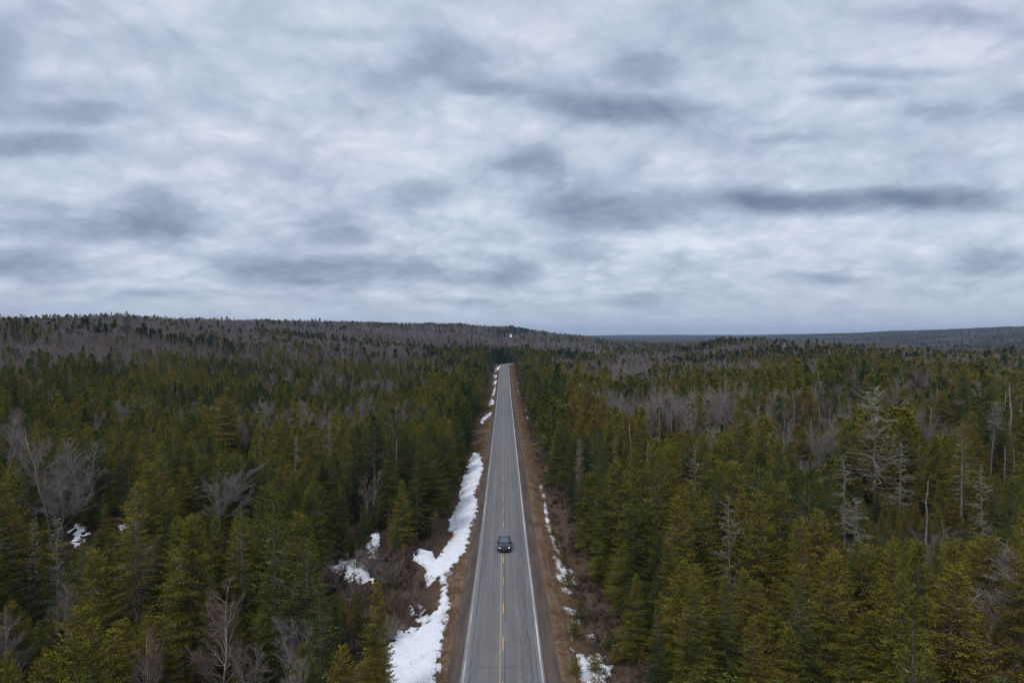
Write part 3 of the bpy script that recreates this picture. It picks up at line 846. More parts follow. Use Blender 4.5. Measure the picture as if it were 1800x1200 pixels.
def conifer(seed, H, Rr, base=0.08, spacing=0.36, nb=(5, 7), miss=0.1, power=0.85, tuft=0.2, tstep=0.15, tw=0.075, lift=0.2, dead=0.5,
            irr=0.2, lod=0, lichen=0.0, top_thin=0.0, mats=None):
    """returns trunk MB, crown MB. mats order for joined meshes: bark, foliage, dead twig"""
    r = np.random.default_rng(seed)
    tk, cr = MB(), MB()
    kk = max(3, int(H / (1.2 if lod == 0 else 4)))
    zz = np.linspace(0, H, kk + 1)
    bend = np.cumsum(r.normal(0, 0.03, (kk + 1, 2)), 0)
    P = np.column_stack([bend[:, 0], bend[:, 1], zz])
    r0 = 0.011 * H + 0.03
    tk.tube(P, r0 * (1 - zz / H) ** 0.8 + 0.012, 6 if lod == 0 else 3)

    def axis(z):
        return np.array([np.interp(z, zz, P[:, 0]), np.interp(z, zz, P[:, 1]), z])
    z = H * 0.06 + 0.4
    lobes = r.normal(0, irr, 24)
    while z < H - 0.12:
        t = (z / H - base) / (1 - base)
        n = r.integers(nb[0], nb[1] + 1)
        a0 = r.uniform(0, 6.28)
        for k in range(n):
            a = a0 + k * 2 * np.pi / n + r.normal(0, 0.25)
            zb = z + r.uniform(-0.5, 0.5) * spacing
            O = axis(zb)
            ca = np.array([math.cos(a), math.sin(a), 0]); pe = np.array([-ca[1], ca[0], 0])
            if lod == 0 and t < .75 and r.random() < .16 and not lichen:
                q_ = r.uniform(.5, 1.0) * Rr * (1 - t) ** power
                Ds = unit(ca + np.array([r.normal(0, .25), r.normal(0, .25), r.uniform(-.1, .45)]))
                slivers(tk, (O + np.array([0, 0, .1]))[None], Ds[None], np.array([q_ * 1.1]), np.array([.06]), r, 1, np.array([.95]))
                slivers(tk, O + Ds * (r.uniform(.35, .95, 6) * q_)[:, None], unit(Ds + r.normal(0, .6, (6, 3))), r.uniform(.3, .7, 6), np.full(6, .03), r, 1, np.full(6, .95))
            if t < 0 or r.random() < miss * (1.3 - t):
                if t < 0.45 and r.random() < dead:      # bare dead stick
                    L = Rr * r.uniform(0.25, 0.75) * (0.7 if t < 0 else 1)
                    D = unit(ca + np.array([0, 0, r.uniform(-0.35, 0.15)]))
                    slivers(tk, O[None], D[None], np.array([L]), np.array([0.05 if lod == 0 else .09]), r, 1, r.random(1))
                    if lod == 0:
                        q = r.uniform(0.2, 1, 5)
                        slivers(tk, O + D * (q * L)[:, None], unit(D + r.normal(0, 0.7, (5, 3))), r.uniform(.2, .5, 5), np.full(5, 0.025), r, 1, r.random(5))
                continue
            prof = (1 - t) ** power * (0.75 + 0.25 * min(1, t * 6 + 0.3))
            lob = np.interp((a % 6.283) / 6.283 * 8 + int(t * 3) * 0, np.arange(24), lobes)
            L = Rr * prof * r.uniform(0.72, 1.12) * (1 + lob * (1 - t)) + 0.12
            el = -0.30 + 0.95 * t ** 1.3 + r.normal(0, 0.07)
            nt = max(2, int(L / (tstep * (1 if lod == 0 else 1.0))))
            s = np.linspace(0.14, 1.0, nt) + r.normal(0, 0.02, nt)

            def bp(s):
                zz_ = L * s * math.sin(el) - 0.12 * L * s ** 2 + lift * L * s ** 3
                return O + ca * (L * s * math.cos(el))[:, None] + np.array([0, 0, 1]) * zz_[:, None]
            B = bp(s)
            if lod == 0 and L > 0.6:
                sp = np.linspace(0, 0.85, 3)
                tk.tube(bp(sp), 0.035 * (L / 2) * (1.1 - sp) + 0.006, 3)
            vb = r.uniform(0.08, 0.92)
            for sd in (-1, 1):
                tl = np.clip(0.50 * (1.08 - s) * L, 0.10, 0.95) * r.uniform(0.6, 1.15, nt)
                D = unit(ca * 0.75 + pe * sd * 0.85 + np.column_stack([r.normal(0, .15, nt), r.normal(0, .15, nt), r.normal(-0.06, .16, nt)]))
                cnt = np.maximum(1, (tl / tstep).astype(int))
                idx = np.repeat(np.arange(nt), cnt)
                fr = (np.arange(len(idx)) - np.repeat(np.cumsum(cnt) - cnt, cnt) + 0.3) / np.repeat(cnt, cnt)
                Pt = B[idx] + D[idx] * (tl[idx] * fr)[:, None]
                Pt[:, 2] -= 0.15 * tl[idx] * fr ** 2
                Dt = unit(D[idx] + r.normal(0, 0.42, (len(idx), 3)) + np.array([0, 0, 0.12]))
                n_ = len(idx)
                tufts(cr, Pt, Dt, tuft * r.uniform(0.7, 1.35, n_), tw * r.uniform(0.7, 1.3, n_), r, 2 if lichen and r.random() < lichen else 0,
                      np.clip(vb + r.normal(0, 0.22, n_), 0, 1))
            tufts(cr, B[-2:], unit(np.repeat(ca[None], 2, 0) + np.array([0, 0, 0.3])), np.full(2, tuft * 1.4), np.full(2, tw), r, 0, np.full(2, vb))
        z += spacing * r.uniform(0.75, 1.25) * (1 if t < 0.8 else 0.7)
    # leader
    n = 8 if lod == 0 else 3
    Pl = np.repeat(axis(H)[None], n, 0); Pl[:, 2] -= r.uniform(0, 0.6, n)
    tufts(cr, Pl, unit(r.normal(0, 0.35, (n, 3)) + np.array([0, 0, 1])), np.full(n, tuft * 1.5), np.full(n, tw), r, 0, r.random(n))
    return tk, cr


def bare_tree(seed, H, spread, kind='birch', stems=1, twigs=5000, tl=0.6, tw=0.018, lod=0, trunk_r=None, pale=0):
    r = np.random.default_rng(seed)
    tk, cr = MB(), MB()
    ends = []      # (pos, dir, weight)
    r0 = trunk_r or 0.0095 * H + 0.02
    ns = 6 if lod == 0 else 3
    for s_ in range(stems):
        off = np.array([r.normal(0, 0.25), r.normal(0, 0.25), 0]) * (stems > 1)
        lean = r.normal(0, 0.05 if stems == 1 else 0.16, 2)
        k = 7 if lod == 0 else 4
        tt = np.linspace(0, 1, k)
        hh = H * (r.uniform(0.8, 1.0) if stems > 1 else 1)
        if kind == 'birch':
            top = 0.97
        else:
            top = 0.55
        P = np.column_stack([off[0] + lean[0] * hh * tt + np.cumsum(r.normal(0, 0.012 * hh, k)), off[1] + lean[1] * hh * tt + np.cumsum(r.normal(0, .012 * hh, k)), hh * top * tt])
        tk.tube(P, r0 * (1 - tt * (0.93 if kind == 'birch' else 0.45)), ns)
        nbr = {'birch': 34, 'maple': 15}[kind] if lod == 0 else ({'birch': 18, 'maple': 10}[kind] if lod == 1 else {'birch': 5, 'maple': 6}[kind])
        for b in range(nbr):
            f = r.uniform(0.22, 0.97) if kind == 'birch' else r.uniform(0.4, 1.0)
            O = np.array([np.interp(f, tt, P[:, i]) for i in range(3)])
            a = r.uniform(0, 6.283)
            out = np.array([math.cos(a), math.sin(a), 0])
            if kind == 'birch':
                L = spread * (1.12 - f) * r.uniform(0.8, 1.3) + 0.5
                el = r.uniform(0.35, 0.95)
                segs = 4 if lod == 0 else 3
            else:
                L = spread * r.uniform(0.75, 1.25)
                el = r.uniform(0.3, 1.35)
                L = L * (1.0 + 0.5 * math.sin(el))
                segs = 5 if lod == 0 else 3
            q = np.linspace(0, 1, segs)
            D = out * math.cos(el) + np.array([0, 0, math.sin(el)])
            Q = O + D * (L * q)[:, None] + np.array([0, 0, 1]) * (0.18 * L * q ** 2)[:, None] + np.cumsum(r.normal(0, 0.035 * L, (segs, 3)), 0) * (q > 0)[:, None]
            rb = max(0.016, r0 * (0.30 if kind == 'birch' else 0.42) * (1.1 - f * 0.6))
            if lod == 2: rb = max(rb, 0.05)
            tk.tube(Q, rb * (1 - 0.8 * q), 4 if lod == 0 else 3)
            nsub = (5 if kind == 'birch' else 9) if lod == 0 else (3 if lod == 1 else 0)
            ends.append((Q[0] * 0.35 + Q[-1] * 0.65, Q[-1], L * 0.55))
            for s2 in range(nsub):
                g = r.uniform(0.25, 0.98)
                O2 = np.array([np.interp(g, q, Q[:, i]) for i in range(3)])
                D2 = unit(D + r.normal(0, 0.55, 3) + np.array([0, 0, 0.25]))
                L2 = L * r.uniform(0.22, 0.5)
                E = O2 + D2 * L2
                mid = (O2 + E) / 2 + r.normal(0, 0.05 * L2, 3)
                tk.tube(np.array([O2, mid, E]), np.array([rb * 0.45, rb * .3, rb * .1]) + 0.004, 3)
                ends.append((O2, E, L2))
    E0 = np.array([e[0] for e in ends]); E1 = np.array([e[1] for e in ends]); w = np.array([e[2] for e in ends])
    idx = r.choice(len(ends), twigs, p=w / w.sum())
    f = r.uniform(0.05, 1.05, twigs)[:, None]
    A = E0[idx] * (1 - f) + E1[idx] * f
    D = unit(unit(E1[idx] - E0[idx]) * 0.8 + r.normal(0, 0.55, (twigs, 3)) + np.array([0, 0, 0.30 if kind == 'birch' else 0.38]))
    # second-order twigs start at offset from their branch
    A = A + unit(r.normal(0, 1, (twigs, 3))) * (r.uniform(0, 0.22, twigs) * w[idx] * 0.5)[:, None]
    slivers(cr, A, D, tl * r.uniform(0.6, 1.4, twigs), np.full(twigs, tw), r, 0, r.random(twigs))
    return tk, cr


def dead_tree(seed, H, spread, nbr=40, lichen=0, lod=0, broken=False, lo=0.2, wild=0.0, moss_from=0.0):
    r = np.random.default_rng(seed)
    tk, cr = MB(), MB()
    k = 8 if lod == 0 else 4
    tt = np.linspace(0, 1, k)
    P = np.column_stack([np.cumsum(r.normal(0, 0.006 * H, k)), np.cumsum(r.normal(0, 0.006 * H, k)), H * tt])
    r0 = 0.0115 * H + 0.03
    tk.tube(P, r0 * (1 - tt * (0.45 if broken else 0.9)), 6 if lod == 0 else 4)
    if broken:
        tk.tube(np.array([P[-1], P[-1] + [0.05, 0, 0.35]]), np.array([r0 * 0.5, 0.01]), 4)
    for b in range(nbr):
        f = r.uniform(lo, 0.99)
        O = np.array([np.interp(f, tt, P[:, i]) for i in range(3)])
        a = r.uniform(0, 6.283); el = r.uniform(-0.3 - wild * .3, 0.35 + wild * .4)
        L = spread * ((1.08 - f) ** (0.6 - .2 * wild)) * r.uniform(0.35 - .15 * wild, 1.15)
        D = np.array([math.cos(a) * math.cos(el), math.sin(a) * math.cos(el), math.sin(el)])
        q = np.linspace(0, 1, 4)
        Q = O + D * (L * q)[:, None] + np.array([0, 0, 1]) * (0.15 * L * q ** 2)[:, None] + np.cumsum(r.normal(0, (0.04 + .05 * wild) * L, (4, 3)), 0) * (q > 0)[:, None]
        rb = 0.03 + 0.010 * L
        cr.tube(Q, rb * (1 - 0.85 * q), 3, 0)
        m = 6 if lod == 0 else 2
        g = r.uniform(0.2, 1, m)
        S = np.column_stack([np.interp(g, q, Q[:, i]) for i in range(3)])
        slivers(cr, S, unit(D + r.normal(0, 0.7, (m, 3))), L * r.uniform(.15, .4, m), np.full(m, 0.04 if lod == 0 else .08), r, 0, r.random(m))
        if lichen:
            n = int(lichen * L * (1.0 if f > moss_from else .25))
            if n > 0:
                g = r.uniform(0.1, 1, n)
                S = np.column_stack([np.interp(g, q, Q[:, i]) for i in range(3)]) + r.normal(0, 0.09, (n, 3))
                tufts(cr, S, unit(r.normal(0, 1, (n, 3)) + np.array([0, 0, -0.2])), r.uniform(.12, .3, n), r.uniform(.05, .1, n), r, 1, r.random(n))
    if lichen:
        n = int(lichen * H * 0.6)
        g = r.uniform(0.15, 1, n)
        S = np.column_stack([np.interp(g, tt, P[:, i]) for i in range(3)]) + r.normal(0, 0.12, (n, 3))
        tufts(cr, S, unit(r.normal(0, 1, (n, 3))), r.uniform(.12, .28, n), r.uniform(.05, .1, n), r, 1, r.random(n))
    return tk, cr


def shrub(seed, H, twigs=900, stems=14, tw=0.02):
    r = np.random.default_rng(seed)
    tk, cr = MB(), MB()
    for i in range(stems):
        a = r.uniform(0, 6.28); el = r.uniform(0.7, 1.45)
        D = np.array([math.cos(a) * math.cos(el), math.sin(a) * math.cos(el), math.sin(el)])
        q = np.linspace(0, 1, 4); L = H * r.uniform(0.7, 1.1)
        Q = D * (L * q)[:, None] + np.cumsum(r.normal(0, 0.04 * L, (4, 3)), 0) * (q > 0)[:, None]
        tk.tube(Q, 0.028 * (1 - 0.8 * q), 3)
        n = twigs // stems
        g = r.uniform(0.2, 1, n)
        S = np.column_stack([np.interp(g, q, Q[:, j]) for j in range(3)])
        slivers(cr, S, unit(D * 0.9 + r.normal(0, 0.5, (n, 3))), H * r.uniform(.12, .36, n), np.full(n, tw), r, 0, r.random(n))
    return tk, cr


def grass_tuft(seed, n=34, h=0.34, spread=0.32, w=0.028, lean=0.9):
    r = np.random.default_rng(seed)
    mb = MB()
    P = np.column_stack([r.normal(0, spread, n), r.normal(0, spread, n), np.zeros(n)])
    D = unit(np.column_stack([r.normal(0, lean, n), r.normal(0, lean, n), np.ones(n)]))
    slivers(mb, P, D, h * r.uniform(0.6, 1.5, n), np.full(n, w), r, 0, r.random(n))
    return mb


def join(tk, cr, name, mats):
    """one mesh for scattering: trunk materials first, crown materials after"""
    mb = MB()
    off = 0
    for src, mo in ((tk, 0), (cr, 2)):
        mb.v += src.v; mb.a += src.a
        mb.f3 += [f + off for f in src.f3]; mb.f4 += [f + off for f in src.f4]
        mb.m3 += [m + mo for m in src.m3]; mb.m4 += [m + mo for m in src.m4]
        off += src.n; mb.n += src.n
    return mb.mesh(name, mats)


class Kind:
    def __init__(s, name, tmats, cmats):
        s.name = name; s.tm = tmats; s.cm = cmats; s.hi = []; s.lod = {0: [], 1: [], 2: []}

    def add(s, lod, tc, H):
        tk, cr = tc
        if lod == 0:
            s.hi.append((tk.mesh(s.name + '_trunk', s.tm), cr.mesh(s.name + '_crown', s.cm), H))
        tm = list(s.tm) + [s.tm[-1]] * (2 - len(s.tm))
        s.lod[lod].append((join(tk, cr, s.name, tm + list(s.cm)), H))


spruce = Kind('spruce', [M_BARK, M_DEADTWIG], [M_SPRUCE, M_SPRUCE, M_LICHEN])
fir = Kind('fir', [M_BARK, M_DEADTWIG], [M_FIR, M_FIR, M_LICHEN])
birch = Kind('birch', [M_BIRCH], [M_TWIG])
maple = Kind('maple', [M_MAPLE], [M_TWIG])
snag = Kind('snag', [M_DEAD], [M_DEAD, M_LICHEN])

# H, R, keywords: eight spruces from full young to gaunt old, then four firs
SP = [(14, 3.5, dict(base=.08, miss=.06, power=.78, nb=(6, 8))), (16, 3.6, dict(base=.24, miss=.20, power=.70, irr=.3, dead=.8, nb=(6, 8))),
      (13, 3.0, dict(base=.05, miss=.05, power=.86, nb=(6, 8))), (17, 3.8, dict(base=.30, miss=.30, power=.62, irr=.4, dead=.9, spacing=.40, nb=(6, 8))),
      (12, 3.3, dict(base=.03, miss=.04, power=.80, nb=(7, 9))), (15, 3.1, dict(base=.14, miss=.14, power=.8, irr=.3, nb=(6, 8))),
      (15.5, 3.6, dict(base=.20, miss=.34, power=.66, irr=.35, dead=.9, spacing=.38, nb=(6, 8)))]
for i, (H, r_, kw) in enumerate(SP):
    spruce.add(0, conifer(100 + i, H, r_, **{'tw': .068, 'tuft': .19, 'tstep': .12, **kw}), H)
for i, (H, r_, kw) in enumerate(SP[:5]):
    spruce.add(1, conifer(200 + i, H, r_, lod=1, **{**kw, 'tuft': .46, 'tw': .22, 'tstep': .32, 'spacing': .50}), H)
for i, (H, r_, kw) in enumerate(SP[:4]):
    spruce.add(2, conifer(300 + i, H, r_, lod=2, **{**kw, 'tuft': .8, 'tw': .42, 'tstep': .55, 'spacing': .7, 'nb': (5, 7), 'dead': .1, 'miss': .08, 'base': .1, 'power': 1.0}), H)
FR = [(13, 2.3, dict(base=.03, miss=.04, power=.92, nb=(6, 8), spacing=.32)), (15, 2.5, dict(base=.12, miss=.10, power=.9, spacing=.34)),
      (11, 2.3, dict(base=.02, miss=.03, power=.95, nb=(6, 8))), (14, 2.6, dict(base=.2, miss=.2, power=.85, irr=.3, dead=.8))]
for i, (H, r_, kw) in enumerate(FR):
    fir.add(0, conifer(400 + i, H, r_, **{'tw': .062, 'tuft': .17, 'tstep': .125, **kw}), H)
for i, (H, r_, kw) in enumerate(FR[:3]):
    fir.add(1, conifer(500 + i, H, r_, lod=1, **{**kw, 'tuft': .44, 'tw': .22, 'tstep': .32, 'spacing': .5}), H)
    fir.add(2, conifer(600 + i, H, r_, lod=2, **{**kw, 'tuft': .75, 'tw': .40, 'tstep': .55, 'spacing': .7, 'nb': (5, 7), 'power': 1.1}), H)
for i in range(4):
    birch.add(0, bare_tree(700 + i, 12, 2.6, 'birch', [1, 3, 1, 2][i], 6500, .55, .014), 12)
    maple.add(0, bare_tree(740 + i, 11, 3.4, 'maple', [1, 1, 2, 1][i], 7500, .62, .015), 11)
for i in range(3):
    birch.add(1, bare_tree(720 + i, 12, 2.6, 'birch', [1, 2, 1][i], 1900, .85, .029, lod=1), 12)
    maple.add(1, bare_tree(760 + i, 11, 3.2, 'maple', 1, 2200, .9, .030, lod=1), 11)
    birch.add(2, bare_tree(730 + i, 12, 2.6, 'birch', 1, 300, 1.5, .13, lod=2, trunk_r=.17), 12)
    maple.add(2, bare_tree(770 + i, 11, 3.4, 'maple', 1, 330, 1.6, .14, lod=2, trunk_r=.2), 11)
for i, (H, s, n, l, bk) in enumerate([(12, 1.5, 34, 0, False), (9, .6, 8, 0, True), (13, 1.7, 44, 30, False), (11, 1.0, 20, 12, True)]):
    snag.add(0, dead_tree(800 + i, H, s, n, l, 0, bk), H)
for i, (H, s, n, l, bk) in enumerate([(12, 1.4, 16, 0, False), (9, .5, 4, 0, True), (12, 1.6, 20, 8, False)]):
    snag.add(1, dead_tree(820 + i, H, s, n, l, 1, bk), H)
    snag.add(2, dead_tree(830 + i, H, s, 7, 0, 1, bk), H)
KINDS = {'spruce': spruce, 'fir': fir, 'birch': birch, 'maple': maple, 'snag': snag}
#SPLIT
# ---------------------------------------------------------------- special single trees
def special(name, tc, tmats, cmats, H):
    tk, cr = tc
    return (tk.mesh(name + '_trunk', tmats), cr.mesh(name + '_crown', cmats), H)


def merged(a, b, cmap):
    tk, cr = a
    o = b[1]
    cr.f3 += [f + cr.n for f in o.f3]; cr.f4 += [f + cr.n for f in o.f4]
    cr.m3 += [np.vectorize(cmap.get)(m) for m in o.m3]; cr.m4 += [np.vectorize(cmap.get)(m) for m in o.m4]
    cr.v += o.v; cr.a += o.a; cr.n += o.n
    return tk, cr


SPEC = {
    'lichen_fir': special('lichen_fir', conifer(901, 12, 1.25, base=.03, miss=.12, power=.75, nb=(5, 7), lichen=.93), [M_BARK, M_DEADTWIG], [M_SPRUCE, M_SPRUCE, M_LICHEN], 12),
    'grey_fir': special('grey_fir', conifer(902, 13, 1.5, base=.1, miss=.35, power=.8, lichen=.7, dead=.9), [M_DEAD, M_DEAD], [M_DEADTWIG, M_SPRUCE, M_LICHEN], 13),
    'old_dead_pine': special('old_dead_pine', merged(dead_tree(905, 21.5, 6.6, 88, 26, 0, False, lo=.14, wild=1.0, moss_from=.72), conifer(915, 20.5, 5.4, base=.14, spacing=.62, nb=(3, 5), miss=.35, power=.62, irr=.8, dead=.2, tuft=.34, tw=.022, tstep=.2), {0: 2, 1: 2, 2: 2}), [M_DEADBARK, M_DEADTWIG], [M_SILVER, M_LICHEN, M_DEADTWIG], 21.5),
    'branchy_snag': special('branchy_snag', dead_tree(906, 13, 3.2, 60, 16, 0, False, lo=.15), [M_DEAD], [M_DEAD, M_LICHEN], 13),
    'tufted_snag': special('tufted_snag', conifer(907, 17, 1.6, base=.72, miss=.1, power=.35, lichen=.6, dead=.95), [M_DEAD, M_DEAD], [M_DEADTWIG, M_SPRUCE, M_LICHEN], 17),
    'gaunt_spruce': special('gaunt_spruce', conifer(908, 18, 2.1, base=.3, miss=.6, power=.6, spacing=.45, dead=.95, lichen=.25), [M_DEAD, M_DEAD], [M_SPRUCE, M_SPRUCE, M_LICHEN], 18),
    'fine_spruce': special('fine_spruce', conifer(909, 16, 3.3, base=.16, miss=.34, power=.62, spacing=.42, irr=.3, dead=.9, tuft=.19), [M_DEAD, M_DEADTWIG], [M_SPRUCE, M_SPRUCE, M_LICHEN], 16),
    'brown_spruce': special('brown_spruce', conifer(910, 12, 1.5, base=.1, miss=.15, power=.85), [M_DEAD, M_DEADTWIG], [M_DEADTWIG, M_DEADTWIG, M_LICHEN], 12),
}
OBJNAME = {'spruce': 'spruce_tree', 'fir': 'fir_tree', 'birch': 'birch_tree', 'maple': 'maple_tree', 'snag': 'dead_tree'}
CATNAME = {'spruce': 'spruce tree', 'fir': 'fir tree', 'birch': 'birch tree', 'maple': 'maple tree', 'snag': 'dead tree'}
GRPNAME = {'spruce': 'spruces of the forest', 'fir': 'firs of the forest', 'birch': 'bare birches among the conifers',
           'maple': 'bare grey broadleaf trees', 'snag': 'standing dead trees'}

